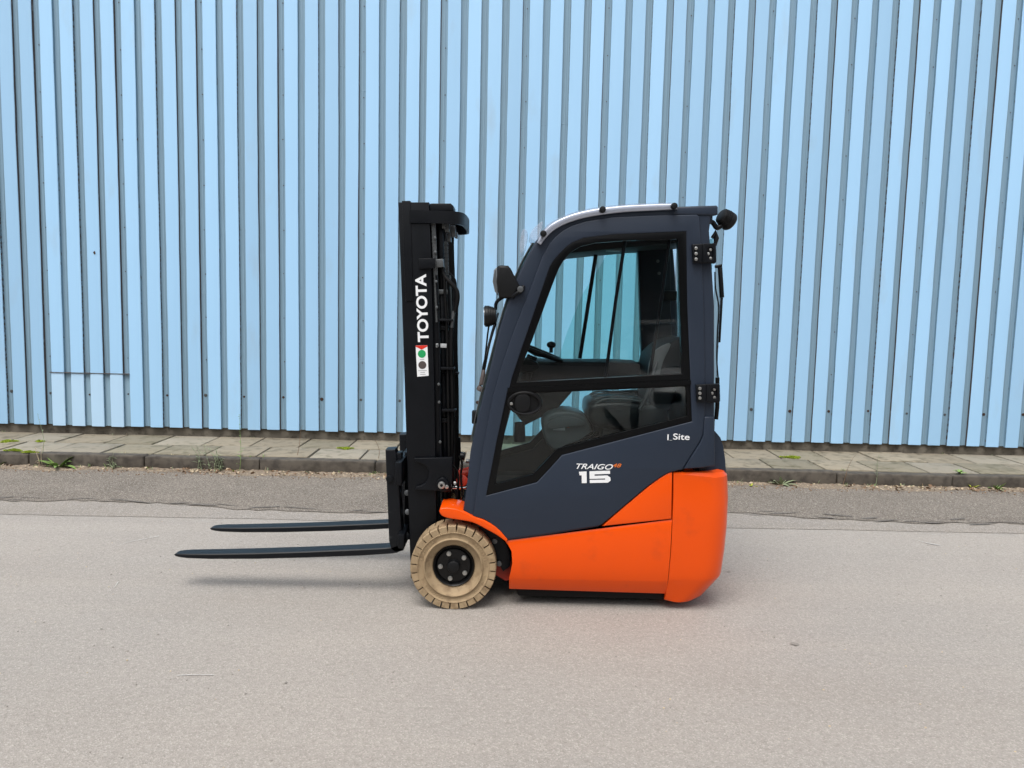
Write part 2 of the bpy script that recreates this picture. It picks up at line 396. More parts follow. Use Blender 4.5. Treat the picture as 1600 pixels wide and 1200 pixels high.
# pavement: two rows of slabs on a soil bed
WALL_Y = 8.275
bm = bmesh.new(); add_box(bm, (-9, KY+.12, .0), (9, WALL_Y+.05, PZ-.016))
pave = tag(finish('pavement', bm, 'joint_soil', smooth=False), 'narrow slab pavement at the foot of the blue wall', 'pavement', kind='structure')
y0 = KY+.128
rows = [(y0, y0+.49, .0), (y0+.496, WALL_Y+.015, .26)]
for (ya, yb, off) in rows:
    x = -8.9+off
    while x < 8.6:
        L = .497; rot = Matrix.Rotation(random.uniform(-.006, .006), 3, 'X') @ Matrix.Rotation(random.uniform(-.008, .008), 3, 'Y') @ Matrix.Rotation(random.uniform(-.008, .008), 3, 'Z')
        dz = random.uniform(-.004, .005)
        bm = bmesh.new(); add_box(bm, (x+.008, ya+.007, PZ-.05+dz), (x+L-.009, yb-.007, PZ+dz), .008, rot)
        finish('paving_slab', bm, random.choice(['slab_a', 'slab_b', 'slab_c', 'slab_a']), pave, angle=30); x += L

# corrugated wall
PITCH_R = .2111; LAP0 = -4.163; WTOP = 6.4
wall = empty('corrugated_wall', (0, WALL_Y, PZ)); tag(wall, 'light blue corrugated metal cladding wall of an industrial hall', 'wall')
bm = bmesh.new(); add_box(bm, (-9, WALL_Y+.022, .02), (9, WALL_Y+.05, .34), .01)
bmesh.ops.subdivide_edges(bm, edges=[e for e in bm.edges if e.calc_length() > 2], cuts=160)
for v in bm.verts: v.co.y += random.uniform(-.004, .004)
finish('concrete_plinth', bm, 'plinth_concrete', wall, angle=50)
bm = bmesh.new(); add_box(bm, (-9, WALL_Y+.06, .30), (9, WALL_Y+.25, WTOP)); finish('backing_wall', bm, 'plinth_concrete', wall, smooth=False)
DEP = .030; RW = .076      # recess depth and width
FY = WALL_Y-DEP            # front face of the ribs
ZB = .228
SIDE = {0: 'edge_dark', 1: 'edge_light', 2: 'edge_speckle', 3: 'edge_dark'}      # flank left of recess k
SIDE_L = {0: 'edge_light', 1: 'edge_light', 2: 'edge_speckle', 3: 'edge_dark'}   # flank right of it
def rib_mesh(xa, xb, z0, z1, proud=0.0, amp=.0028, m='wall_blue', sl='edge_dark', sr='edge_dark', n=26, name='rib', parent=None):
    """a folded sheet: front face with two flanks running back to the recess"""
    bm = bmesh.new(); rings = []
    ph = [random.uniform(0, 6.28) for _ in range(4)]
    for i in range(n+1):
        z = z0+(z1-z0)*i/n
        e = amp*(math.sin(z*2.1+ph[0])*.6+random.uniform(-.5, .5)); g = amp*(math.sin(z*1.7+ph[1])*.6+random.uniform(-.5, .5))
        d = .0016*math.sin(z*1.3+ph[2])+random.uniform(-.0004, .0004)
        y = FY-proud+d
        xs = [(xa-.003+e, WALL_Y+.004), (xa-.0015+e, y+.004), (xa+.003+e, y), ((xa+xb)/2, y-.001+d), (xb-.003+g, y), (xb+.0015+g, y+.004), (xb+.003+g, WALL_Y+.004)]
        rings.append([bm.verts.new((X, Y, z)) for X, Y in xs])
    for a, b in zip(rings, rings[1:]):
        for k in range(6):
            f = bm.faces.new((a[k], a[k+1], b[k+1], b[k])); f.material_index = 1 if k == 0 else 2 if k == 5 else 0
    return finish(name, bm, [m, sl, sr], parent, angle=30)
def screw(parent, x, z, y, r=.006, m='grey_steel'):
    bm = bmesh.new(); add_cyl(bm, (x, y, z), (x, y-.003, z), r*1.5, n=10); add_cyl(bm, (x, y-.003, z), (x, y-.009, z), r*.85, n=6)
    return finish('screw', bm, m, parent, smooth=False)
k0 = int((-8.6-LAP0)/PITCH_R)//4*4
PATCH_X = (P(80, 600, FY).x, P(201, 600, FY).x); PATCH_Z = P(140, 583, FY).z
for s in range(21):
    ka = k0+4*s
    xa = LAP0+ka*PITCH_R
    if xa > 8.4: break
    vis = abs(xa+.42) < 6.6
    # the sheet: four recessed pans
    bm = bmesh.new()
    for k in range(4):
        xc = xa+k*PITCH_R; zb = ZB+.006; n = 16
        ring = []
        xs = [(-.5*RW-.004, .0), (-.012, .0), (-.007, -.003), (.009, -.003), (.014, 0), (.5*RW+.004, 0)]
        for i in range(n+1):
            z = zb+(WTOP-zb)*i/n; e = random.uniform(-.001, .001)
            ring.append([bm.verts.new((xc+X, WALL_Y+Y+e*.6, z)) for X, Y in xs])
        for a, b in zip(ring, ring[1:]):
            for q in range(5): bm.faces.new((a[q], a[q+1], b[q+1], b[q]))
        if k == 0:          # overlapping sheet edge in the lap recess; dark strip paints its shadow gap
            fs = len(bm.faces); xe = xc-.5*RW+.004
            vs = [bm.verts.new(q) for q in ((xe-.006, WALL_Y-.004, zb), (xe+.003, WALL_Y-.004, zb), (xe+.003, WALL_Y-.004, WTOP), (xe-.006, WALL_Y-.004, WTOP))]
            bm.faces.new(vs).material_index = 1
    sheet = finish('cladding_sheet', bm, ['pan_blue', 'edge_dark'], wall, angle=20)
    for k in range(4):
        xl = xa+k*PITCH_R+RW/2; xr = xa+(k+1)*PITCH_R-RW/2
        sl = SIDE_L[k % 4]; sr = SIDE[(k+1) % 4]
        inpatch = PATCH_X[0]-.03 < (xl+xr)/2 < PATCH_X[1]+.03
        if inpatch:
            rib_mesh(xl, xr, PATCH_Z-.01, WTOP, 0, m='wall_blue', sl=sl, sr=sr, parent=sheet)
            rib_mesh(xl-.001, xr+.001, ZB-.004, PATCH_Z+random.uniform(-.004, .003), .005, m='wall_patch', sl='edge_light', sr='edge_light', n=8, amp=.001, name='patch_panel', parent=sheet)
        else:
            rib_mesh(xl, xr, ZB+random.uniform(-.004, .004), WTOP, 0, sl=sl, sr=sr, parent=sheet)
        if inpatch or PATCH_X[0] < xa+k*PITCH_R < PATCH_X[1]:
            xc = xa+k*PITCH_R
            if PATCH_X[0]-.02 < xc < PATCH_X[1]+.02:
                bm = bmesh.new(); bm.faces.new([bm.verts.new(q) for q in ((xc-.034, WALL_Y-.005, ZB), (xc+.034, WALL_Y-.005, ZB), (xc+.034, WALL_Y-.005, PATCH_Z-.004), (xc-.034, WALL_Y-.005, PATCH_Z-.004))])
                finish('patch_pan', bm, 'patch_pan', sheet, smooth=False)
    if vis:
        z = .98+random.uniform(-.01, .01)
        while z < 5.3:
            screw(sheet, xa+.012+random.uniform(-.006, .006), z, WALL_Y, .0045); z += .463+random.uniform(-.012, .012)
        for k in (0, 2):
            screw(sheet, xa+k*PITCH_R+random.uniform(-.008, .012), .575+random.uniform(-.012, .012), WALL_Y-.001, random.uniform(.008, .013), random.choice(['rust', 'rust', 'grey_steel']))
# creases and chips in the old sheets
for x, y in ((5, 378), (250, 562), (318, 458), (376, 358), (346, 365), (502, 545), (535, 103), (560, 141), (845, 195), (876, 194), (1199, 461), (1192, 582), (1224, 583), (590, 440), (812, 200), (255, 575)):
    q = P(x, y, WALL_Y); q.x = LAP0+round((q.x-LAP0)/PITCH_R)*PITCH_R
    bm = bmesh.new(); add_cyl(bm, q+Vector((-.028, .002, 0)), q+Vector((.026, .002, random.uniform(-.01, .012))), .006, n=8, bev=.002); finish('sheet_crease', bm, 'pan_blue', wall, angle=60)
c = P(148, 395, FY); bm = bmesh.new(); bm.faces.new([bm.verts.new((c.x+.014*math.cos(i)*random.uniform(.6, 1.2), FY-.006, c.z+.018*math.sin(i)*random.uniform(.6, 1.2))) for i in [k*.63 for k in range(10)]])
finish('paint_chip', bm, 'rust', wall, smooth=False)
# dark fold over the patched opening
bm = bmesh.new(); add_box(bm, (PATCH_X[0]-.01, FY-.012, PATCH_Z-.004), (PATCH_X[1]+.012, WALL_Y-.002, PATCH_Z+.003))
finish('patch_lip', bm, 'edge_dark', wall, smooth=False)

# hall added out of view behind the viewer to darken reflections in glass and paint
mat('brick_dark', srgb(60, 53, 48), .9, var=.2, scale=2, bump=.3, bscale=30)
hall = empty('added_hall', (0, -14, 0)); tag(hall, 'long dark brick hall, added unseen behind the viewer to darken reflections', 'building')
bm = bmesh.new(); add_box(bm, (-30, -24, 0), (30, -14, 6.2)); finish('wall', bm, 'brick_dark', hall, smooth=False)
bm = bmesh.new(); add_box(bm, (-30.3, -24.3, 6.2), (30.3, -13.7, 6.5)); finish('roof', bm, 'navy_dark', hall, smooth=False)
for i in range(12): box('window', (-27+i*5, -14.02, 2.2), (-25+i*5, -13.95, 3.8), 'seal', hall, .01)

# white car parked beside the viewer: the lower cab window mirrors its front
mat('car_white', srgb(205, 206, 204), .25, coat=.5)
car = empty('parked_car', (2.3, -2.3, 0)); tag(car, 'white hatchback parked facing the forklift, mirrored in its lower window', 'car')
def csec(y, hw, zb, zt, crown=.05):
    pts = []
    for t in range(13):
        a = math.pi*t/12; pts.append(Vector((2.3-hw*math.copysign(abs(math.cos(a))**.45, math.cos(a)), y, zb+(zt-zb)*(math.sin(a)**.5)+crown*math.sin(a)**4-crown)))
    return pts
loft('body', [csec(y, hw, zb, zt) for y, hw, zb, zt in ((-.12, .55, .35, .55), (-.16, .74, .26, .66), (-.26, .84, .22, .74), (-.5, .88, .20, .86), (-1.1, .89, .20, .96), (-1.5, .89, .20, 1.0), (-3.6, .89, .20, 1.0), (-4.2, .86, .22, .98), (-4.35, .78, .3, .9))], 'car_white', car, cap=True, angle=50)
loft('greenhouse', [csec(y, hw, zb, zt) for y, hw, zb, zt in ((-1.15, .70, .93, .97), (-1.6, .70, .93, 1.26), (-1.95, .66, .93, 1.46), (-3.2, .66, .93, 1.48), (-3.9, .66, .93, 1.25), (-4.2, .66, .9, .97))], 'seal', car, cap=True, angle=50)
loft('roof', [[Vector((2.3-.6+1.2*t/8, y, z+.03*math.sin(math.pi*t/8))) for t in range(9)] for y, z in ((-2.0, 1.45), (-2.6, 1.475), (-3.2, 1.465), (-3.6, 1.39))], 'car_white', car, thick=.02)
for sx in (-1, 1):
    box('headlight', (2.3+sx*.62-.14, -.36, .62), (2.3+sx*.62+.14, -.19, .74), 'seal', car, .02)
    box('mirror', (2.3+sx*.95-.08, -1.55, .98), (2.3+sx*.95+.08, -1.45, 1.12), 'car_white', car, .03)
    for yy in (-.85, -3.45): cyl('wheel', (2.3+sx*.72, yy, .31), (2.3+sx*.885, yy, .31), .31, 'black_rubber', car, n=28, bev=.02)
for z in (.42, .47, .52): box('grille_slat', (1.9, -.16, z), (2.7, -.10, z+.022), 'seal', car, .004)
box('number_plate', (2.04, -.115, .56), (2.56, -.095, .66), 'white_print', car, .004)

# ================================================================== FORKLIFT
YS = 3.97                   # outer side plane of cab and body
YC = 4.455                  # middle of the truck
def far(y): return 2*YC-y
wc = P(708, 885, 3.95); RT = .2285
truck = empty('forklift', (.4, YC, 0))
tag(truck, 'orange and dark navy electric forklift with enclosed cab parked on the road', 'forklift')

# ---- wheels
def lathe(bm, prof, c, n=64, mi=0, sgn=1):
    rings = [[bm.verts.new((c[0]+r*math.cos(2*math.pi*i/n), c[1]+sgn*y, c[2]+r*math.sin(2*math.pi*i/n))) for i in range(n)] for r, y in prof]
    for a, b in zip(rings, rings[1:]):
        for i in range(n):
            f = bm.faces.new((a[i], a[(i+1) % n], b[(i+1) % n], b[i])); f.material_index = mi
    return rings
def make_wheel(xc, y_face, sgn, lugs=28, r=RT, wid=.17):
    c = (xc, y_face, r); k = r/RT
    wh = bpy.data.objects.new('wheel', None); COL.objects.link(wh); wh.empty_display_size = .1; place(wh, Vector((xc, y_face+sgn*wid/2, r)), truck)
    bm = bmesh.new()
    prof = [(.110, .052), (.113, .040), (.124, .030), (.140, .022), (.148, .010), (.1505, .003), (.155, .001), (.158, .004), (.161, .012), (.170, .013), (.182, .010), (.188, .006), (.190, .003), (.1925, .004), (.194, .014), (.198, .020), (.198, wid-.016), (.196, wid-.012), (.19, wid-.001), (.16, wid-.004), (.12, wid-.02)]
    lathe(bm, [(a*k, b) for a, b in prof], c, 96, sgn=sgn)
    for side in (0, 1):
        for j in range(lugs):
            a0 = 2*math.pi*(j+.5*side+.2)/lugs; da = 2*math.pi/lugs*.86
            ya, yb = (.004, wid*.56) if side == 0 else (wid*.44, wid-.004)
            vs = []
            for (rr, dy) in ((.188, 0.002), (.224, .001), (RT, .008)):
                for t in (0, .5, 1):
                    ang = a0+da*(t-.5)*(1 if rr < .21 else .97)+random.uniform(-.002, .002)
                    for y in ((ya+dy) if side == 0 else ya+.0, (yb if side == 0 else yb-dy)):
                        vs.append(bm.verts.new((c[0]+rr*k*math.cos(ang), c[1]+sgn*y, c[2]+rr*k*math.sin(ang))))
            idx = lambda a, t, y: vs[a*6+t*2+y]
            for a in (0, 1):
                for t in (0, 1):
                    for y in (0, 1): bm.faces.new((idx(a, t, y), idx(a, t+1, y), idx(a+1, t+1, y), idx(a+1, t, y)))
                for t in (0, 2): bm.faces.new((idx(a, t, 0), idx(a+1, t, 0), idx(a+1, t, 1), idx(a, t, 1)))
            for t in (0, 1): bm.faces.new((idx(2, t, 0), idx(2, t+1, 0), idx(2, t+1, 1), idx(2, t, 1)))
    for a_mid in (150, 235, 30, 330):      # worn raised mould marks on the sidewall
        for j in range(8):
            a = R_(a_mid-20+5.2*j); rr = .175*k; q = Matrix.Rotation(-a, 3, 'Y')
            p = Vector((c[0]+rr*math.cos(a), c[1]+sgn*.0115, c[2]+rr*math.sin(a)))
            add_box(bm, p-Vector((.006, .0025, random.uniform(.002, .005))), p+Vector((.006, .0025, random.uniform(.002, .005))), 0, q)
    finish('tyre', bm, 'tyre_rubber', wh, angle=32); tyre = wh
    # rim with hub and nuts
    bm = bmesh.new()
    rp = [(.0005, .044), (.060, .044), (.070, .046), (.088, .046), (.094, .052), (.098, .046), (.102, .034), (.107, .030), (.111, .036), (.111, .07), (.0005, .07)]
    lathe(bm, [(a*k, b) for a, b in rp], c, 48, sgn=sgn)
    rim = finish('rim', bm, 'rim_black', tyre)
    bm = bmesh.new(); lathe(bm, [(.0003, .014), (.026*k, .014), (.031*k, .017), (.034*k, .024), (.036*k, .046)], c, 32, sgn=sgn)
    finish('hub_cap', bm, 'black_plastic', tyre)
    for j in range(5):
        a = R_(112-72*j); px = c[0]+.071*k*math.cos(a); pz = c[2]+.071*k*math.sin(a)
        bm = bmesh.new(); add_cyl(bm, (px, c[1]+sgn*.046, pz), (px, c[1]+sgn*.036, pz), .0125*k, n=16)
        add_cyl(bm, (px, c[1]+sgn*.037, pz), (px, c[1]+sgn*.024, pz), .0095*k, n=6)
        add_cyl(bm, (px, c[1]+sgn*.025, pz), (px, c[1]+sgn*.018, pz), .0055*k, n=10)
        finish('wheel_nut', bm, 'steel', tyre, smooth=False)
    return tyre
make_wheel(wc.x, 3.95, 1)
make_wheel(wc.x, far(3.95), -1)
rear_x = P(985, 900, 4.3).x
for yy in (4.33, 4.58-.0): make_wheel(rear_x, yy-.06 if yy < YC else yy+.06, 1 if yy < YC else -1, 22, .19, .12)

# ---- chassis
fx = P(790, 880, 4.1).x; rx = P(1085, 880, 4.1).x
bm = bmesh.new(); add_box(bm, (fx+.06, 4.03, .12), (rx, far(4.03), .40), .01); finish('chassis', bm, 'black_metal', truck)
bm = bmesh.new(); add_box(bm, (wc.x+.03, 4.15, .10), (fx+.3, far(4.15), .56), .01); finish('front_axle_housing', bm, 'black_metal', truck)
wp = plate('wheel_well_plate', [(752, 822), (775, 832), (792, 850), (798, 868), (797, 885), (786, 893), (774, 872), (762, 848), (748, 832)], [], 4.06, 4.09, 'black_metal', truck, .003)
for (x, y, r) in ((773, 845, 4.4), (780, 880, 4.4), (749, 819, 3.5)):
    c = P(x, y, 4.06); cyl('bolt', c, c+Vector((0, -.012, 0)), r*.0034, 'grey_steel', wp, n=12)
plate('frame_bracket', [(774, 880), (800, 876), (799, 905), (790, 908), (772, 897)], [], 4.10, 4.14, 'orange_frame', truck, .003)
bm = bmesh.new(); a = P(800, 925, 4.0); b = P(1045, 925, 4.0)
add_box(bm, (a.x+.03, 4.04, .048), (b.x+.02, far(4.04), .15), .012); finish('belly_shade_plate', bm, 'black_rubber', truck)  # belly plate lowered and blackened to paint in the shade under the truck

# ---- orange fender over the front wheel
fen = sm2([(688, 793), (702, 792.5), (722, 797), (741, 806.5), (757, 812), (777, 824.5), (793, 842)], 4) + [(792, 846)] + sm2([(790, 845), (777, 835.5), (761, 826.5), (745, 818), (731, 813.5), (700, 808.5), (690, 804), (686.5, 798)], 4)
plate('front_fender', fen, [], 3.955, 4.16, 'orange', truck, .006, Yref=3.97)
plate('front_fender', fen, [], far(4.16), far(3.955), 'orange', truck, .006, Yref=3.97)

# ---- lower orange side panels (near and far)
def side_panel(mirror):
    rows = []
    def row(yl, yr, xl, xr, dy, n=24):
        r = []
        for i in range(n+1):
            t = i/n; p = P(xl+(xr-xl)*t, yl+(yr-yl)*t, YS+min(dy, .05))
            Y = YS+dy; r.append(Vector((p.x, far(Y) if mirror else Y, p.z)))
        rows.append(r)
    row(846.5, 813, 792, 1049, .06)
    row(844.5, 811.2, 790, 1050, .020)
    row(845, 811.7, 789.5, 1050, .008)
    row(847.5, 814.5, 790.5, 1050, .004)
    row(852, 820, 794.5, 1049.5, .002)
    row(862, 835, 799.5, 1048.8, -.003)
    row(880, 860, 800.5, 1047.5, -.004)
    row(895, 885, 797.5, 1045.5, .001)
    row(903, 907.5, 795.5, 1043.5, .009)
    row(905, 909.5, 795.5, 1043, .012)
    row(919, 926, 795.5, 1041, .042)
    row(920, 927.5, 795.5, 1041, .048)
    row(919, 926, 796, 1040.5, .10)
    return loft('side_skirt', rows, 'orange', truck, thick=.004, angle=28)
side_panel(False); side_panel(True)
tri = [(1050.5, 737.5)]+sm2([(1044, 739.5), (1033, 746), (1015, 759), (985, 784), (957, 808), (941, 822.3)], 4)+[(1049.5, 811)]
for mir in (0, 1):
    y0, y1 = (YS-.001, YS+.05) if not mir else (far(YS+.05), far(YS-.001))
    o = plate('upper_side_panel', tri, [], y0, y1, 'orange', truck, .006, Yref=YS)
# ---- counterweight: rounded plan, lofted upwards
def cw_row(yl, xl, xr, dy, yr=None, rad=.13, top=False):
    yr = yl if yr is None else yr
    zl = P(xl, yl, YS+dy).z; zr = P(xr, yr, YS+.1+dy*.5).z
    X0 = P(xl, yl, YS).x; X1 = P(xr, yr, YS+.10).x
    ya = YS+dy; pts = [Vector((X0, ya+.06, zl))]
    for i in range(6): pts.append(Vector((X0+(X1-rad-X0)*i/5, ya, zl+(zr-zl)*i/6)))
    for i in range(1, 9):
        a = math.pi/2*i/8; pts.append(Vector((X1-rad+rad*math.sin(a), ya+rad-rad*math.cos(a), zr)))
    full = pts + [Vector((p.x, far(p.y), p.z)) for p in reversed(pts)]
    return full
rows = [cw_row(740, 1056, 1100, .10, 735, .08), cw_row(737.2, 1054, 1124, .035, 731, .10), cw_row(737.4, 1053.2, 1132, .012, 734, .11), cw_row(739.5, 1052.8, 1136.5, .003, 741, .12), cw_row(745, 1052.6, 1138, .004, 750),
        cw_row(775, 1052, 1138.3, -.004, 778), cw_row(820, 1050.6, 1136.5, -.003, 820), cw_row(860, 1048.5, 1133, 0, 858), cw_row(885, 1046.7, 1130, .004, 880), cw_row(900, 1045.5, 1128.5, .009, 893),
        cw_row(906.5, 1045, 1127, .012, 898), cw_row(908, 1044.8, 1125.5, .014, 900), cw_row(934, 1042, 1102, .042, 928), cw_row(936.5, 1041.5, 1091, .048, 934), cw_row(937, 1041.5, 1088, .062, 935)]
loft('counterweight', rows, 'orange', truck, cap=True, closed=True, angle=16)

# ---- cab side frames and doors
outer_front = [(722, 805), (728, 770), (735, 705), (745, 657), (756, 612), (768, 565), (781, 510), (795, 466), (808, 432), (822, 403), (836, 378), (850, 362), (868, 350), (890, 340), (920, 333.5), (960, 329), (1010, 326), (1060, 324), (1112, 323)]
door_edge = [(738.5, 806), (745, 765), (754, 705), (770, 620), (786, 565), (803, 517), (818, 478), (834, 437), (847, 402), (858, 381), (868, 370), (880, 360), (894, 352.5), (917, 345.5), (957, 339.5), (1025, 336.5), (1088, 335.5)]
door_rear = [(1092, 338), (1095, 380), (1099, 460), (1101, 560), (1101, 650), (1098, 679), (1093, 690), (1067, 731)]
door_bot = [(1066, 733.2), (1052, 736), (1042, 739), (1032, 745), (1013, 758), (983, 783), (955, 807), (938, 820.5), (900, 826.5), (850, 834), (792, 842), (783, 831.5), (772, 821.5), (757, 811.5)]
up_out = [(796, 607), (800, 590), (815, 545), (838, 478), (859, 417), (866, 406), (874, 397), (883, 387.5), (894, 379.5), (912, 372), (957, 366.5), (1072, 361.5), (1073.5, 480), (1078.5, 595.5)]
up_in = [(807, 597.5), (816, 570), (831, 533), (846, 492), (862, 448), (873, 420), (882, 405), (892, 394), (907, 385), (930, 379.5), (975, 376), (1059, 373.5), (1062, 480), (1066, 584)]
low_out = [(793, 611.5), (776, 690), (759.5, 774.5), (839, 753.5), (860, 731), (878, 711), (1081, 658.5), (1078.5, 599)]
low_in = [(801, 616), (786, 690), (774, 757), (833, 741), (853, 720), (871, 701), (1074, 650), (1072, 604)]
def shrink(pts, k):          # pull an outline towards its centre by k pixels
    cx = sum(p[0] for p in pts)/len(pts); cy = sum(p[1] for p in pts)/len(pts); out = []
    for x, y in pts:
        d = math.hypot(x-cx, y-cy); out.append((x-(x-cx)*k/d, y-(y-cy)*k/d))
    return out
frame_outer = outer_front+[(1112, 337), (1109, 360), (1113, 414), (1117, 480), (1117, 660), (1116, 728), (1100, 731)]
door_outline = door_edge+door_rear+door_bot
frame_hole = [(741, 800)]+[(x+4, y+3.5) for x, y in door_edge[1:-1]]+[(1086, 340), (1090, 345), (1092, 380), (1095, 460), (1097, 560), (1097, 650), (1094, 676), (1089, 690), (1062, 728), (1046, 735), (1030, 743), (1010, 757), (980, 782), (950, 806), (935, 817), (850, 830), (796, 838), (785, 829), (774, 819), (757, 808)]
bot_close = [(1066, 733.5), (1046, 741), (1010, 764), (980, 789), (950, 813), (935, 824), (850, 838), (794, 846), (783, 835), (772, 825), (757, 815)]
for mir in (0, 1):
    f = (lambda a, b: (a, b)) if not mir else (lambda a, b: (far(b), far(a)))
    o = plate('cab_side_frame', frame_outer+bot_close, [frame_hole], *f(YS+.004, YS+.065), 'navy', truck, .012, Yref=YS)
    d = plate('door', door_outline, [up_out, low_out], *f(YS-.006, YS+.03), 'navy', truck, .005, Yref=YS)
    wf = plate('window_frame', shrink(up_out, -.5), [up_in], *f(YS-.003, YS+.035), 'seal', d, .003, Yref=YS)
    plate('window_band', shrink(low_out, -.5), [low_in], *f(YS+.001, YS+.012), 'seal', d, .001, Yref=YS)
    plate('lower_window_pane', shrink(low_in, -4), [], *f(YS+.013, YS+.018), 'glass_dark' if not mir else 'glass_teal', d, 0, Yref=YS)
    plate('door_seal', [(x-1.5, y-1) for x, y in door_edge]+[(1099, 338), (1103, 460), (1104, 660), (1070, 738), (1046, 742), (1010, 765), (950, 814), (850, 839), (794, 848), (772, 826), (737, 812)], [frame_hole[0:1]+[(x+5, y+4) for x, y in door_edge[1:-1]]+[(1084, 345), (1090, 460), (1090, 650), (1060, 724), (1010, 752), (935, 812), (850, 826), (796, 834), (774, 815)]], *f(YS+.036, YS+.044), 'black_rubber', truck, 0, Yref=YS)
    if not mir:
        DOOR, FRAME = d, o
        plate('upper_window_pane', shrink(up_in, -3), [], YS+.012, YS+.017, 'glass_clear', d, 0, Yref=YS)
    else:
        # sliding panes of the far door, their front edges raked
        Yp = far(YS+.014)
        plate('sliding_pane', [(888, 396), (872, 416), (858, 446), (844, 492), (824, 560), (822, 592), (1066, 588), (1062, 374), (930, 376)], [], Yp-.012, Yp-.008, 'glass_teal', d, 0, Yref=YS)
        plate('sliding_pane', [(985, 374), (965, 408), (935, 455), (905, 530), (885, 592), (1066, 588), (1062, 373)], [], Yp-.022, Yp-.018, 'glass_teal_deep', d, 0, Yref=YS)

# rear lower cover with hinge post
plate('rear_corner_cover', [(1100, 651.5), (1103, 650.5), (1115.5, 650.5), (1116.5, 727), (1095, 730.5), (1068, 732), (1084, 706), (1094, 690.5), (1098.5, 679)], [], YS-.012, YS+.06, 'navy', FRAME, .007, Yref=YS)
plate('window_rail', [(793, 605.5), (1079.2, 594), (1079.2, 600.5), (793, 613)], [], YS-.0085, YS-.0065, 'seal', DOOR, 0, Yref=YS)
# door handle
hc = P(820, 630, YS-.004)
bm = bmesh.new()
def ell(cx, cz, a, b, y, n=40): return [Vector((cx+a*math.cos(2*math.pi*i/n), y, cz+b*math.sin(2*math.pi*i/n))) for i in range(n)]
rs = [ell(hc.x, hc.z, .092, .064, YS+.006), ell(hc.x, hc.z, .091, .063, YS-.008), ell(hc.x, hc.z, .086, .058, YS-.014), ell(hc.x, hc.z, .078, .050, YS-.012), ell(hc.x, hc.z, .074, .047, YS+.008)]
bmv = [[bm.verts.new(p) for p in r] for r in rs]
for a, b in zip(bmv, bmv[1:]):
    for i in range(40): bm.faces.new((a[i], a[(i+1) % 40], b[(i+1) % 40], b[i]))
bm.faces.new(bmv[-1])
hd = finish('door_handle', bm, 'black_plastic', DOOR)
plate('handle_flap', sm2([(808, 618), (820, 615.5), (827, 620), (829, 630), (826, 641), (818, 644), (808, 642), (804, 630)], 3, True), [], YS-.010, YS+.002, 'black_plastic', hd, .004, Yref=YS)
c = P(799, 631, YS-.012); cyl('key_lock', c+Vector((0, .01, 0)), c, .008, 'steel', hd, n=14)
# hinges
def hinge(x0, y0, x1, y1):
    h = plate('hinge', [(x0, y0+1), (x1-1, y0-1), (x1, y0+2), (x1+.5, y1-2), (x1-2, y1+1), (x0+1.5, y1)], [], YS-.034, YS-.008, 'black_metal', DOOR, .004, Yref=YS-.02)
    xm = x0+.45*(x1-x0)
    plate('hinge_step', [(xm, y0), (x1-1, y0), (x1-.5, y1-.5), (xm, y1-.5)], [sm2([(x0+.62*(x1-x0), y0+10), (x0+.72*(x1-x0), y0+6), (x1-5, y0+8), (x1-4, y0+16), (x1-5, y1-7), (x0+.72*(x1-x0), y1-6)], 2, True)], YS-.044, YS-.034, 'black_metal', h, .002, Yref=YS-.03)
    for i in range(3):
        c = P(x0+6.5, y0+7+(y1-y0-13)*i/2, YS-.036); cyl('bolt', c+Vector((0, .01, 0)), c-Vector((0, .004, 0)), .0085, 'steel', h, n=12)
    for dx, dy in ((.80, .3), (.70, .52), (.80, .75)):
        c = P(x0+dx*(x1-x0), y0+dy*(y1-y0), YS-.038); cyl('bolt', c+Vector((0, .01, 0)), c, .0075, 'steel', h, n=12)
hinge(1081, 381, 1118, 411); hinge(1087, 600, 1124, 628)

# ---- roof, rear, floor
roof_line = [(822, 405), (836, 380), (850, 364), (868, 352), (890, 342), (920, 335.5), (960, 331), (1010, 328), (1060, 326), (1110, 325)]
rl = smooth_pts([P(x, y, YS) for x, y in roof_line], 3)
rows = [[Vector((p.x, y, p.z)) for p in rl] for y in (YS+.05, YS+.25, YC, far(YS+.25), far(YS+.05))]
loft('roof_panel', rows, 'navy_dark', truck, thick=.02)
plate('roof_rail', [(1052, 323), (1080, 322), (1120, 321), (1122, 323), (1122, 335), (1112, 337), (1052, 336)], [], YS-.004, YS+.06, 'navy', FRAME, .01, Yref=YS)
a = P(1117, 330, YS); box('rear_header', (a.x-.05, YS+.03, a.z-.06), (a.x, far(YS+.03), a.z-.004), 'navy', truck, .01)
b = P(1117, 600, YS); box('rear_panel', (b.x-.05, YS+.05, .52), (b.x-.01, far(YS+.05), b.z-.02), 'navy_dark', truck, .008)
c1 = P(1115, 370, YS)
bm = bmesh.new(); add_box(bm, (b.x-.03, YS+.07, b.z-.02), (b.x-.026, far(YS+.07), c1.z)); finish('rear_window', bm, 'glass_teal', truck, smooth=False)
for x, yb in ((1000, 0),):
    pass
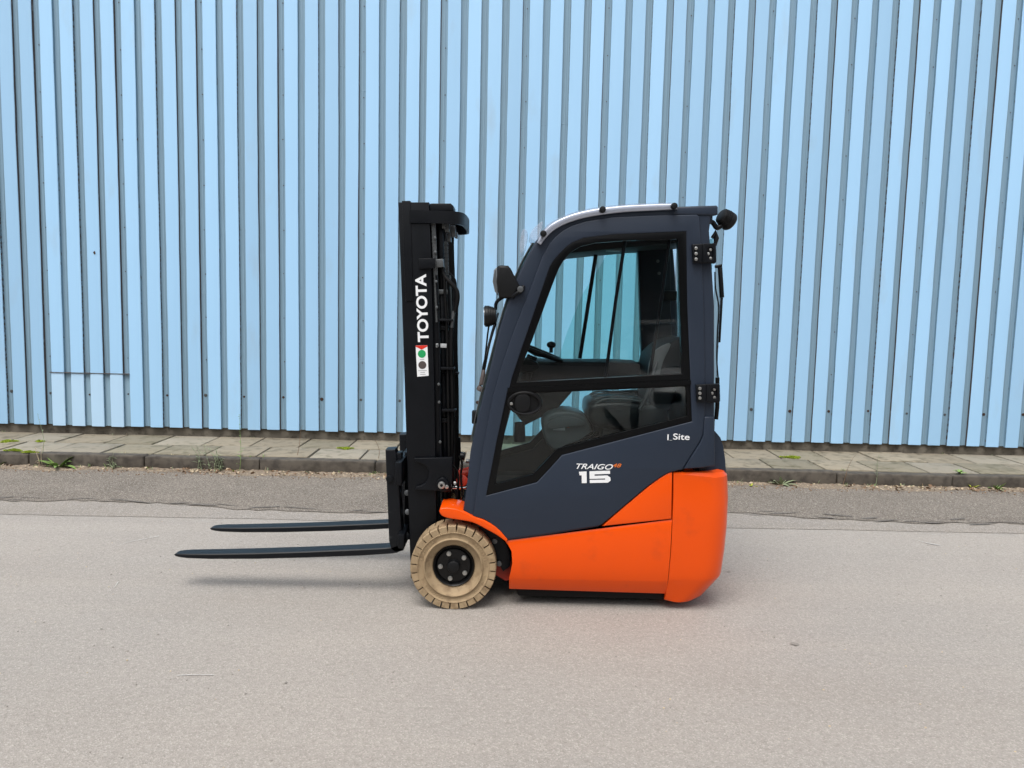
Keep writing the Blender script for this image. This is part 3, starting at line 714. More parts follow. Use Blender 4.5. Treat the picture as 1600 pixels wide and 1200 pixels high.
# rear hood behind the cab
hood = []
for (x, y, hw) in ((1112, 668, .36), (1118, 674, .38), (1126, 684, .39), (1130, 697, .395), (1132.5, 716, .40), (1134, 738, .40), (1100, 745, .40), (1080, 700, .38)):
    p = P(x, y, YS+.09); hood.append([Vector((p.x, YC-hw, p.z)), Vector((p.x, YC-hw+.05, p.z)), Vector((p.x, YC, p.z)), Vector((p.x, YC+hw-.05, p.z)), Vector((p.x, YC+hw, p.z))])
bm = bmesh.new(); HV = [[bm.verts.new(p) for p in r] for r in hood]; N = len(HV)
for i in range(N):
    for k in range(4): bm.faces.new((HV[i][k], HV[i][k+1], HV[(i+1) % N][k+1], HV[(i+1) % N][k]))
bm.faces.new([r[0] for r in HV]); bm.faces.new([r[-1] for r in HV])
finish('rear_hood', bm, 'navy', truck, angle=40)
# cab floor and front cowl
fz = P(800, 800, 4.2).z
box('cab_floor', (P(745, 800, YS).x, YS+.05, .50), (1.0, far(YS+.05), .56), 'interior', truck, .01)
cowl = [(740, 800), (744, 760), (752, 705), (760, 672), (775, 640), (790, 632), (800, 636), (786, 690), (776, 740), (770, 800)]
plate('front_cowl', cowl, [], YS+.07, far(YS+.07), 'navy_dark', truck, .01, Yref=YS)
# windscreen
wl = smooth_pts([P(x, y, YS) for x, y in ((738, 690), (747, 645), (758, 600), (770, 555), (783, 505), (797, 460), (811, 424), (824, 398), (835, 379))], 3)
rows = [[Vector((p.x-.004, y, p.z+.004)) for p in wl] for y in (YS+.02, YC, far(YS+.02))]
loft('windscreen', rows, 'glass_teal', truck, thick=.005)
for yy in (YS+.02, far(YS+.035)):
    rows = [[Vector((p.x+dx, y, p.z+.002)) for p in wl] for (dx, y) in ((-.012, yy), (-.012, yy+.015), (.002, yy+.015))]
    loft('windscreen_edge', rows, 'grey_steel', truck, thick=.004)
# clear rain guard over roof and its bright edge bar
cov = [(839, 379), (846, 365), (858, 352), (875, 342), (897, 333.5), (920, 328), (941, 324.5), (975, 321), (1010, 319), (1040, 318), (1057, 318)]
cl = smooth_pts([P(x, y, YS-.02) for x, y in cov], 3)
low = [(1059, 327), (1040, 328), (1010, 329.5), (975, 331.5), (941, 335.5), (920, 339), (900, 344), (880, 351.5), (864, 361), (852, 373), (845, 383)]
guard = plate('rain_guard_rail', sm2(cov, 3)+sm2(low, 3), [], YS-.022, YS+.002, 'plastic_edge', truck, .008, Yref=YS-.02)
rows = [[Vector((p.x, y, p.z+dz)) for p in cl] for (y, dz) in ((YS+.003, .002), (YS+.05, .014), (YS+.15, .022), (YC, .028), (far(YS+.15), .022), (far(YS+.05), .014), (far(YS), .002))]
loft('rain_guard', rows, 'plastic_clear', truck, thick=.004)
for x, y in ((849, 365), (941.5, 327.5), (1053.5, 322)):
    c = P(x, y, YS-.035); cyl('cap_bolt', c+Vector((0, .02, 0)), c-Vector((0, .012, 0)), .0165, 'black_plastic', guard, n=18, bev=.005)
# front rain lip hanging over the windscreen
lip = [(848, 348), (840, 352), (832, 360), (827, 371), (832, 377), (839, 379), (844, 370)]
plate('rain_lip', sm2(lip, 3, True), [], YS+.06, YS+.30, 'plastic_clear', truck, .006, Yref=YS+.1)
plate('wiper_cover', sm2([(818, 358), (824, 362), (824, 378), (820, 392), (814, 396), (812, 384), (814, 366)], 3, True), [], YS+.30, YS+.62, 'plastic_clear', truck, .006, Yref=YS+.3)

# ---- lettering on door
def door_text(nm, s, x, y, h_px, w_px, m, bold, shear, track=1.0):
    p = P(x, y, YS-.006); k = YS/FPX
    return text(nm, s, (p.x, p.z), h_px*k, m, DOOR, rot=-ROLL*0+.0, bold=bold, shear=shear, width=w_px*k, y_front=YS-.0072, track=track)
door_text('lettering', 'TRAIGO', 900.5, 732.5, 8.6, 58, 'white_print', .010, .35)
door_text('lettering', '48', 957, 730, 6, 14, 'orange_print', .008, .3)
def glyphs(nm, polys, m, y=YS-.0078, parent=None):
    bm = bmesh.new()
    for pl in polys:
        b2 = plate_mesh(XZ(pl, YS-.006), [], y, y+.0014, 0)
        me = bpy.data.meshes.new('g'); b2.to_mesh(me); b2.free(); bm.from_mesh(me); bpy.data.meshes.remove(me)
    return finish(nm, bm, m, parent or DOOR, smooth=False)
glyphs('number_lettering', [
    [(904.5, 737), (916.5, 736.5), (916.8, 754.6), (909, 754.8), (908.8, 742.6), (905.5, 742.7)],
    [(921, 736.3), (953, 735.3), (953.2, 740.3), (929, 741), (929, 743.4), (949, 742.8), (953.6, 746), (954, 750.6), (950, 754), (921.5, 754.6), (921.4, 749.8), (945.5, 749.3), (945.4, 747.5), (921.2, 748.2)]], 'white_print')
door_text('lettering', 'I', 1042.6, 687.6, 9.2, 1.8, 'white_print', .01, 0)
door_text('lettering', '_', 1046, 688.2, .7, 4.2, 'pale_print', .0, 0)
door_text('lettering', 'Site', 1051.5, 686.8, 9.8, 26, 'white_print', .010, 0)

# ---- lamps, wipers, cables
def lamp_round(name, c, axis, r, L, lens=True):
    axis = Vector(axis).normalized(); c = Vector(c)
    bm = bmesh.new(); add_cyl(bm, c-axis*L*.5, c+axis*L*.1, r*.8, r, n=28, bev=.004); add_cyl(bm, c+axis*L*.05, c+axis*L*.5, r*1.06, n=28, bev=.006)
    for j in range(4): add_cyl(bm, c-axis*(L*.42-.009*j), c-axis*(L*.42-.009*j-.004), r*(.9+.05*j), n=28)
    o = finish(name, bm, 'black_plastic', truck)
    cyl('lens', c+axis*L*.5, c+axis*(L*.5+.004), r*.92, 'lamp_lens', o, n=28, bev=.001)
    return o
lamp_round('work_lamp', P(766, 494, YS+.05), (-1, -.05, -.05), .052, .06)
hl = plate('headlamp', [(778, 416), (782, 415), (794, 415.5), (798, 420), (812, 447), (804, 466), (780, 466), (776, 440)], [], YS-.02, YS+.20, 'black_plastic', truck, .014, Yref=YS+.02)
plate('lamp_glass', [(772, 422), (777, 417), (778, 462), (773, 455), (770, 440)], [], YS-.005, YS+.185, 'lamp_lens', hl, .005, Yref=YS+.02)
c = P(811, 455, YS+.0); tube('lamp_bracket', smooth_pts([P(800, 464, YS-.01), P(808, 458, YS-.02), P(815, 455, YS-.015), P(818, 447, YS-.005)], 4), .010, 'black_metal', truck)
cyl('bracket_bolt', P(813, 452, YS-.04), P(813, 452, YS), .016, 'grey_steel', truck, n=14)
tube('lamp_bracket', smooth_pts([P(774, 484, YS+.06), P(776, 472, YS+.06), P(786, 464, YS+.06), P(800, 452, YS+.08)], 4), .009, 'black_metal', truck)
tube('lamp_cable', smooth_pts([P(764, 508, YS+.05), P(762, 522, YS+.05), P(760, 540, YS+.06), P(757, 565, YS+.06), P(753, 590, YS+.07), P(749, 610, YS+.07)], 4), .0045, 'black_rubber', truck)
tube('lamp_cable', smooth_pts([P(775, 505, YS+.05), P(768, 528, YS+.04), P(763, 548, YS+.05), P(757, 580, YS+.05)], 4), .004, 'black_rubber', truck)
tube('wiper_arm', [P(750, 606, YS+.12), P(756, 570, YS+.14), P(770, 516, YS+.3), P(778, 490, YS+.5)], .007, 'black_metal', truck)
bm = bmesh.new(); add_cyl(bm, P(752, 602, YS+.04), P(756, 578, YS+.05), .014, .010, n=12, bev=.003); add_cyl(bm, P(749, 611, YS+.04), P(753, 604, YS+.04), .02, n=12, bev=.004)
finish('wiper_motor', bm, 'grey_print', truck)
box('mirror_foot', P(741, 653, YS+.05)-Vector((.012, .02, .03)), P(741, 647, YS+.05)+Vector((.02, .02, .02)), 'black_plastic', truck, .006)
lamp_round('rear_work_lamp', P(1134, 342, YS+.06), (.72, .30, -.42), .046, .07)
tube('lamp_bracket', smooth_pts([P(1106, 345, YS+.05), P(1114, 348, YS+.05), P(1120, 356, YS+.05), P(1128, 352, YS+.05)], 4), .013, 'black_metal', truck)
tube('rear_handle', [P(1113, 372, YS+.04), P(1118, 363, YS+.04), P(1119.5, 372, YS+.04), P(1117, 384, YS+.04)], [.010, .014, .014, .008], 'black_plastic', truck)
gs = cyl('gas_strut', P(1125, 418, YS+.06), P(1128, 465, YS+.06), .012, 'black_metal', truck, r1=.012)
cyl('strut_rod', P(1128, 465, YS+.06), P(1124, 535, YS+.06), .006, 'black_metal', truck)
cyl('strut_mount', P(1117, 417, YS+.06), P(1128, 415, YS+.06), .008, 'black_metal', truck)
tube('rear_cable', smooth_pts([P(1117, 425, YS+.05), P(1118, 450, YS+.05), P(1123, 480, YS+.05), P(1121, 520, YS+.05), P(1120, 560, YS+.05), P(1122, 590, YS+.05)], 4), .004, 'black_rubber', truck)
tube('rear_cable', smooth_pts([P(1121, 590, YS+.03), P(1121, 630, YS+.03), P(1119, 655, YS+.03)], 4), .011, 'black_rubber', truck)

# ---- cab interior
YM = YC
def PX(x, y): return P(x, y, YM)
sc = plate('seat', sm2([(914, 637), (918, 625), (935, 621), (965, 620), (1000, 624), (1030, 626), (1030, 660), (980, 664), (930, 660), (916, 650)], 3, True), [], YM-.22, YM+.22, 'vinyl', truck, .03, Yref=YM)
plate('backrest', sm2([(1006, 590), (1008, 560), (1018, 545), (1035, 533), (1052, 527), (1066, 530), (1062, 560), (1048, 600), (1034, 635), (1012, 636), (1004, 615)], 3, True), [], YM-.22, YM+.22, 'seat_fabric', sc, .03, Yref=YM)
plate('seat_shell', sm2([(1012, 590), (1018, 555), (1035, 540), (1048, 538), (1036, 565), (1028, 592)], 3, True), [], YM-.235, YM-.222, 'grey_plastic', sc, .004, Yref=YM-.23)
plate('seat_base', [(935, 660), (1030, 658), (1040, 720), (930, 722)], [], YM-.2, YM+.2, 'interior', truck, .015, Yref=YM)
ar = plate('armrest', sm2([(918, 625), (930, 616), (1000, 610), (1012, 618), (1005, 628), (930, 634)], 3, True), [], YM+.24, YM+.32, 'interior', sc, .012, Yref=YM+.25)
# dash with far-side trim
plate('dashboard', [(806, 575), (830, 565), (905, 566), (960, 566), (1000, 568), (1000, 592), (905, 600), (870, 640), (820, 665), (800, 640)], [], YM+.10, far(YS+.06), 'interior', truck, .01, Yref=YM+.1)
col = tube('steering_column', [PX(806, 640), PX(818, 590), PX(832, 556)], [.05, .042, .03], 'interior', truck, n=14)
plate('instrument_pod', sm2([(806, 566), (822, 561), (838, 566), (842, 574), (832, 582), (812, 580)], 3, True), [], YM-.10, YM+.06, 'black_plastic', truck, .01, Yref=YM-.1)
cw = PX(835, 547); tl = R_(-20); bm = bmesh.new()
ring = []
for i in range(37):
    a = 2*math.pi*i/36; ring.append(cw+Vector((.165*math.cos(a)*math.cos(tl), .165*math.sin(a), .165*math.cos(a)*math.sin(tl))))
add_tube(bm, ring, .013, 10)
for a in (0.3, 2.4, 4.5):
    add_cyl(bm, cw-Vector((0, 0, .02)), cw+Vector((.16*math.cos(a)*math.cos(tl), .16*math.sin(a), .16*math.cos(a)*math.sin(tl))), .012, n=8)
sw = finish('steering_wheel', bm, 'black_plastic', truck, angle=60)
kx = PX(861, 551); bm = bmesh.new(); add_cyl(bm, kx, kx+Vector((0, 0, .035)), .010, .012, n=12); bmesh.ops.create_uvsphere(bm, u_segments=16, v_segments=10, radius=.027, matrix=Matrix.Translation(kx+Vector((0, 0, .045))) @ Matrix.Diagonal((1, 1, .75, 1)))
finish('steering_knob', bm, 'black_plastic', sw)
# raked bars inside the glazing and rear pillar on the far side
Yf = far(YS+.09)
tube('guard_bar', [P(931, 398, YM+.25), P(906, 560, YM+.25)], .012, 'black_metal', truck)
tube('guard_bar', [P(977, 374, YS+.05), P(962, 470, YS+.05), P(946, 590, YS+.05)], .009, 'black_metal', truck)
tube('guard_bar', [P(1046, 375, YS+.05), P(1033, 470, YS+.05), P(1015, 588, YS+.05)], .009, 'black_metal', truck)
plate('rear_pillar', [(996, 382), (1046, 380), (1047, 470), (1050, 560), (1052, 640), (1003, 640), (1002, 560)], [], Yf-.02, Yf+.04, 'navy_dark', truck, .006, Yref=Yf)
plate('headlining', [(868, 376), (905, 366), (1070, 352), (1080, 352), (1080, 384), (1050, 386), (930, 397), (880, 402)], [], YS+.35, far(YS+.06), 'interior', truck, .01, Yref=YM+.2)
bl = P(905, 389, YM); box('interior_lamp', bl-Vector((.0, .02, .008)), P(970, 385, YM)+Vector((0, .02, .008)), 'grey_plastic', truck, .004)
for x, y in ((1028, 408), (1030, 427), (1042, 407)):
    c = P(x, y, Yf-.025); cyl('pillar_bolt', c, c+Vector((0, .01, 0)), .010, 'grey_steel', truck, n=12)
box('latch', P(1040, 462, Yf-.06)-Vector((.015, .02, .03)), P(1052, 462, Yf-.06)+Vector((.02, .02, .03)), 'black_plastic', truck, .008)
# hydraulic lever console, cup, pedals
plate('lever_console', sm2([(850, 650), (880, 640), (915, 650), (925, 690), (900, 705), (862, 700), (848, 675)], 3, True), [], YM-.05, YM+.2, 'grey_plastic', truck, .02, Yref=YM)
bp = P(864, 672, YM-.06); box('notice_plate', bp, bp+Vector((.07, .003, .022)), 'white_print', truck, .0005)
lv = P(902, 648, YM); tube('control_lever', [P(905, 668, YM), lv], [.010, .014], 'grey_steel', truck)
for i, x in enumerate((884, 891, 898)):
    tube('control_lever', [P(x, 668, YM-.02+i*.05), P(x-4, 648, YM-.02+i*.05), P(x-5, 644, YM-.02+i*.05)], [.006, .007, .013], 'black_plastic', truck)
for y, z in ((YM-.2, 0), (YM+.2, 0), (YM-.08, 0), (YM+.08, 0)):
    tube('seat_piping', smooth_pts([P(916, 634, YM)+Vector((0, y-YM, .012)), P(935, 620, YM)+Vector((0, y-YM, .006)), P(965, 619, YM)+Vector((0, y-YM, .006)), P(1000, 623, YM)+Vector((0, y-YM, .006))], 4), .005, 'grey_plastic', sc)
tube('seat_belt', smooth_pts([P(1032, 545, YM-.2), P(1022, 580, YM-.24), P(1012, 615, YM-.26), P(1000, 640, YM-.25)], 4), .012, 'grey_steel', truck)
bq = P(876, 668, YM-.06); box('warning_tag', bq+Vector((.035, 0, 0)), bq+Vector((.05, .003, .02)), 'orange_print', truck, .0005)
for i in range(4):
    z = .60+.07*i; tube('floor_cable', smooth_pts([P(870+8*i, 720, YM+.1), P(880+9*i, 700, YM-.05), P(905+7*i, 690, YM-.1), P(925+6*i, 676, YM-.05)], 4), .009, 'black_rubber', truck)
plate('console_lid', sm2([(856, 660), (878, 651), (906, 655), (912, 664), (880, 668), (858, 670)], 3, True), [], YM-.07, YM-.052, 'grey_plastic', truck, .004, Yref=YM-.06)
cyl('joystick', P(812, 690, YM), P(812, 660, YM), .035, 'interior', truck, n=16, r1=.03)

# ---- mast (leans forward a little)
YA, YB = 4.145, 4.215       # near channel
def mast_plate(nm, pts, holes, a, b, m, parent, bev=.003, mir=True, Yref=YA):
    plate(nm, pts, holes, a, b, m, parent, bev, Yref=Yref)
    if mir: plate(nm, pts, holes, far(b), far(a), m, parent, bev, Yref=Yref)
ch = [(622, 316), (670, 316), (674, 420), (679, 620), (681, 760), (684, 904), (642, 904), (635, 690), (628, 470)]
mast_plate('mast_channel', ch, [], YA, YB, 'black_metal', truck)
mast_plate('inner_rail', [(628, 314), (641, 314), (646, 470), (634, 471)], [], YA-.006, YB+.004, 'black_metal', truck, .002)
mast_plate('mast_rear_block', [(671, 319), (673, 317.5), (704, 317.5), (708, 321), (709, 329), (672, 331)], [], YA+.005, YB+.08, 'black_metal', truck, .004)
mast_plate('inner_mast_channel', [(671, 330), (678, 330), (682, 420), (690, 760), (680, 760), (674, 420)], [], YA+.03, YB+.05, 'black_metal', truck)
# crossbars of the mast
for y0_, y1_, x0_, x1_ in ((318, 340, 640, 668), (560, 590, 652, 672), (860, 895, 650, 676)):
    plate('mast_crossbar', [(x0_, y0_), (x1_, y0_), (x1_+1, y1_), (x0_+1, y1_)], [], YB, far(YB), 'black_metal', truck, .004, Yref=YB)
# top hoop
hp = [P(640, 338, YA-.012), P(665, 338, YA-.012), P(695, 338.5, YA-.012), P(712, 340, YA+.005), P(722, 342, YA+.05), P(727.5, 343, YA+.13)]
zc = hp[0].z
pl = [Vector((p.x, p.y, zc)) for p in hp]; pl += [Vector((pl[-1].x+.006, YC, zc))]; pl += [Vector((p.x, far(p.y), zc)) for p in reversed(pl[:-1])]
pl = smooth_pts(pl, 4); HH = .033
rows = [[p+Vector((0, 0, HH)) for p in pl], [p-Vector((0, 0, HH)) for p in pl]]
loft('mast_hoop', rows, 'black_metal', truck, thick=.014, angle=40)
# lift cylinders with clamps
def on_mast(x, y, dY=.04): return P(x, y, YA+dY)
for mir in (0, 1):
    mm = (lambda v: Vector((v.x, far(v.y), v.z))) if mir else (lambda v: v)
    lc = cyl('lift_cylinder', mm(on_mast(690, 460, .10)), mm(on_mast(697, 790, .10)), .030, 'black_metal', truck, n=24)
    cyl('piston_rod', mm(on_mast(687, 335, .10)), mm(on_mast(690, 458, .10)), .019, 'black_metal', lc, n=20)
    for y in (456, 512, 655):
        t = (y-460)/330; c = on_mast(689+7*t, y, .10); box('cylinder_clamp', mm(c)-Vector((.042, .05, .012)), mm(c)+Vector((.042, .045, .012)), 'grey_steel' if y == 456 else 'black_metal', lc, .004)
bm = bmesh.new()
for j in range(26):                                   # lift chain
    p = on_mast(677+j*.28, 345+j*6.2, .03); add_box(bm, p-Vector((.012, .006, .013)), p+Vector((.012, .006, .010)), .002, seg=1)
finish('lift_chain', bm, 'grey_steel', truck)
plate('cylinder_head', [(681, 405), (692, 404), (693, 417), (681, 418)], [], YA+.01, YA+.07, 'grey_steel', truck, .003, Yref=YA)
plate('rail_stop', [(654, 404), (680, 403), (680, 419), (655, 420)], [], YA-.014, YA+.0, 'black_metal', truck, .003)
mm_ = P(681, 543, YA+.02); box('maker_plate', mm_, mm_+Vector((.058, .004, .022)), 'pale_print', truck, .0008, )
# hoses and fittings
tube('hydraulic_hose', smooth_pts([on_mast(690, 415, .05), on_mast(694, 430, .04), on_mast(703, 441, .03), on_mast(713, 453, .03), on_mast(715, 467, .03), on_mast(711, 488, .04)], 5), .012, 'black_rubber', truck, n=10)
tube('hydraulic_hose', smooth_pts([on_mast(697, 424, .2), on_mast(706, 432, .2), on_mast(711, 442, .2), on_mast(711, 470, .2)], 5), .009, 'black_rubber', truck, n=10)
tube('hose_fitting', [on_mast(709, 486, .04), on_mast(706, 512, .04)], .010, 'grey_steel', truck)
tube('hydraulic_hose', smooth_pts([on_mast(706, 512, .04), on_mast(705, 560, .04), on_mast(707, 620, .05), on_mast(706, 700, .06), on_mast(702, 760, .08)], 5), .012, 'black_rubber', truck, n=10)
tube('hydraulic_hose', smooth_pts([on_mast(712, 470, .25), on_mast(711, 540, .25), on_mast(713, 620, .25), on_mast(713, 720, .25), on_mast(716, 780, .25)], 5), .015, 'black_rubber', truck, n=10)
tube('hydraulic_hose', smooth_pts([on_mast(706, 345, .3), on_mast(704, 380, .3), on_mast(706, 450, .3), on_mast(709, 560, .3), on_mast(711, 690, .3)], 5), .020, 'black_rubber', truck, n=10)
bm = bmesh.new()
for (x, y, dy, a) in ((694, 352, .10, .02), (699, 356, .12, .025), (708, 362, .2, .03), (702, 372, .18, .022), (713, 368, .25, .016)):
    p = on_mast(x, y, dy); add_box(bm, p-Vector((a*.5, .03, a)), p+Vector((a*.5, .03, a)), .003)
finish('chain_pulley_bracket', bm, 'grey_steel', truck)
for (x, y) in ((717, 583), (712, 655)):
    p = on_mast(x-2, y, .2); box('hose_clip', p-Vector((.014, .03, .006)), p+Vector((.008, .03, .006)), 'black_plastic', truck, .002)
for (xa, xb, r_, dy, m_) in ((682, 690, .006, .02, 'black_metal'), (700, 708, .007, .06, 'black_metal'), (694, 703, .008, .035, 'black_rubber'), (703, 709, .006, .14, 'grey_steel')):
    tube('hydraulic_pipe', smooth_pts([on_mast(xa, 430, dy), on_mast(xa+(xb-xa)*.35+1.5, 530, dy), on_mast(xa+(xb-xa)*.7, 630, dy), on_mast(xb, 770, dy)], 5), r_, m_, truck)
for y in (372, 394, 440, 480, 540, 600, 628, 690):
    c = on_mast(680+(y-370)*.025, y, .02); cyl('mast_bolt', c, c-Vector((0, .016, 0)), .008, 'grey_steel', truck, n=8)
bm = bmesh.new()
for j in range(30):
    p = on_mast(697+j*.2, 380+j*6.2, .16); add_box(bm, p-Vector((.010, .006, .012)), p+Vector((.010, .006, .009)), .002, seg=1)
finish('lift_chain', bm, 'grey_steel', truck)
for y in (500, 575, 640):
    p = on_mast(700+(y-500)*.03, y, .05); box('hose_bracket', p-Vector((.045, .04, .006)), p+Vector((.03, .02, .006)), 'black_metal', truck, .002)
tube('hose_tie', [on_mast(688, 585, .07), on_mast(704, 583, .03)], .003, 'black_plastic', truck)
# mast foot bracket, tilt cylinder
br = [(647, 716), (706.5, 714.5), (707.5, 746), (704.5, 768), (649, 765), (650.5, 760.5), (658, 758.5), (664, 755), (668.5, 748), (670, 737), (667.5, 729.5), (661, 724.5), (650, 721.5)]
mb = plate('mast_bracket', br, [], YA-.026, YA-.001, 'black_metal', truck, .004, Yref=YA-.02)
plate('mast_bracket', br, [], far(YA-.001), far(YA-.026), 'black_metal', truck, .004, Yref=YA-.02)
plate('pin_lug', sm2([(683, 752), (688, 747), (694, 746), (702, 754), (703, 764), (696, 768), (687, 766), (683, 760)], 3, True), [], YA-.045, YA-.024, 'black_metal', mb, .004, Yref=YA-.03)
c = P(690, 758, YA-.05); bm = bmesh.new(); add_cyl(bm, c+Vector((0, .03, 0)), c-Vector((0, .008, 0)), .020, n=24, bev=.004)
pin = finish('pivot_pin', bm, 'steel', mb)
cyl('pin_socket', c-Vector((0, .006, 0)), c-Vector((0, .0095, 0)), .008, 'black_rubber', pin, n=12, bev=.0005)
c = P(698, 761, YA-.05); cyl('pin_bolt', c+Vector((0, .03, 0)), c, .011, 'steel', mb, n=14)
cyl('grease_nipple', P(711, 755, YA+.0), P(711, 755, YA-.03), .009, 'steel', mb, n=12)
cyl('tilt_cylinder', P(716, 743, YA+.12), P(748, 733, YA+.12), .030, 'orange_frame', truck, n=20)
cyl('tilt_rod', P(706, 762, YA+.06), P(735, 762, YA+.06), .013, 'chrome', truck, n=16)
cyl('tilt_lug', P(722, 751, YA+.04), P(722, 751, YA+.10), .032, 'orange_frame', truck, n=20)
for pts in ([(706, 725), (714, 735), (716, 752), (713, 790)], [(717, 712), (722, 724), (720, 745), (724, 785)], [(712, 770), (716, 784), (724, 790)]):
    tube('brake_hose', smooth_pts([P(x, y, YA+.03) for x, y in pts], 4), .006, 'black_rubber', truck)
for x, y, r in ((719, 712, .022), (728, 720, .012), (690, 783, .010), (697, 784, .009)):
    cyl('hose_coupling', P(x, y, YA+.06), P(x+7, y+1, YA+.06), r, 'grey_steel' if r < .02 else 'black_metal', truck, n=14)
plate('fender_bulge', sm2([(712, 798), (716, 789), (722, 786), (728, 788), (730, 799)], 3), [], YA-.02, YA+.15, 'orange', truck, .006, Yref=YA)

# ---- fork carriage and forks
def carriage_bar(y0_, y1_, x0_=622, x1_=632):
    a = P(x0_, y0_, 4.2); b = P(x1_, y1_, 4.2); return box('carriage_bar', (a.x, 4.09, b.z), (b.x, far(4.09), a.z), 'black_metal', truck, .006)
cb = carriage_bar(716, 752); carriage_bar(826, 848, 626, 636)
for yy in (4.30, far(4.34)):
    a = P(628, 712, 4.2); b = P(643, 852, 4.2); box('carriage_plate', (a.x, yy, b.z), (b.x, yy+.04, a.z), 'black_metal', truck, .005)
for x, y in ((636, 770), (637, 800), (633, 838)):
    cyl('carriage_roller', P(x, y, 4.18), P(x, y, 4.30), .026 if y > 820 else .016, 'black_metal' if y > 820 else 'grey_steel', truck, n=16)
FK_W = .10
def make_fork(yn):
    bm = bmesh.new(); Yr = 4.15
    secs = []
    for (x, yt, yb, hw) in ((269, 868.6, 870.2, .022), (272, 867.2, 871.2, .030), (279, 866.6, 872.2, .038), (292, 866.3, 873.2, .044), (330, 866, 874.0, .048), (400, 864.6, 873.6, .05), (480, 862, 871.6, .05), (560, 858.5, 868.6, .05), (603, 856.3, 866, .05), (612, 855, 865.3, .05), (620, 852, 864, .05), (628, 845, 860.5, .05)):
        t = P(x, yt, Yr); b = P(x, yb, Yr); ym = yn+FK_W/2; e = min(.005, (t.z-b.z)*.25)
        secs.append([Vector((t.x, ym-hw, t.z-e)), Vector((t.x, ym-hw+e, t.z)), Vector((t.x, ym+hw-e, t.z)), Vector((t.x, ym+hw, t.z-e)), Vector((b.x, ym+hw, b.z+e)), Vector((b.x, ym+hw-e, b.z)), Vector((b.x, ym-hw+e, b.z)), Vector((b.x, ym-hw, b.z+e))])
    V = [[bm.verts.new(p) for p in s] for s in secs]
    for a, b in zip(V, V[1:]):
        for i in range(8): bm.faces.new((a[i], a[(i+1) % 8], b[(i+1) % 8], b[i]))
    bm.faces.new(V[0]); bm.faces.new(V[-1][::-1])
    b2 = plate_mesh(XZ([(602, 703), (617, 702.5), (619.5, 716), (622.5, 740), (625.5, 800), (630, 860.5), (618, 863.5), (611, 859), (607.8, 845)], Yr), [], yn, yn+FK_W, .005)
    me = bpy.data.meshes.new('g'); b2.to_mesh(me); b2.free(); bm.from_mesh(me); bpy.data.meshes.remove(me)
    f = finish('fork', bm, 'fork_steel', truck, angle=30)
    a = P(618, 706, Yr); box('fork_hook', (a.x, yn+.015, a.z-.07), (a.x+.03, yn+FK_W-.015, a.z-.008), 'black_metal', f, .005)
    c = P(609, 748, Yr); cyl('fork_pin', (c.x, yn-.012, c.z), (c.x, yn+.02, c.z), .020, 'black_metal', f, n=18)
    return f
make_fork(4.15); make_fork(far(4.15)-FK_W-.0)

# ---- mast lettering and sticker (they follow the lean of the mast)
lean = math.atan2(P(654, 535, YA).x-P(649.5, 430, YA).x, P(649.5, 430, YA).z-P(654, 535, YA).z)
p = P(670.3, 534, YA)
text('lettering', 'TOYOTA', (p.x, p.z), 17.4*YA/FPX, 'white_print', truck, rot=math.pi/2+lean, bold=.03, width=105*YA/FPX, y_front=YA-.0012)
def quad(nm, pts, m, y, parent): return finish(nm, plate_mesh(XZ(pts, YA), [], y, y+.0008, 0), m, parent, smooth=False)
st = quad('sticker', [(649.5, 539.8), (667.8, 539.3), (669.8, 587), (652, 588.6)], 'white_print', YA-.0014, truck)
quad('sticker_triangle', [(649.5, 539.9), (667.8, 539.4), (667.9, 541.2), (659, 546.3), (649.6, 541.6)], 'red_print', YA-.0024, st)
def disc(nm, x, y, r, m):
    c = P(x, y, YA); k = YA/FPX
    return finish(nm, plate_mesh([(c.x+r*k*math.cos(2*math.pi*i/28), c.z+r*k*math.sin(2*math.pi*i/28)) for i in range(28)], [], YA-.0024, YA-.0016, 0), m, st, smooth=False)
disc('sticker_disc', 659.2, 552.8, 6.2, 'green_print'); disc('sticker_disc', 660, 570.3, 6.2, 'grey_print')
for y, a, b in ((561.2, 656, 663), (578.6, 653.5, 667), (581.6, 657, 664), (584.6, 656.5, 665)):
    quad('sticker_line', [(a, y), (b, y-.2), (b, y+.7), (a, y+.9)], 'pale_print', YA-.0024, st)

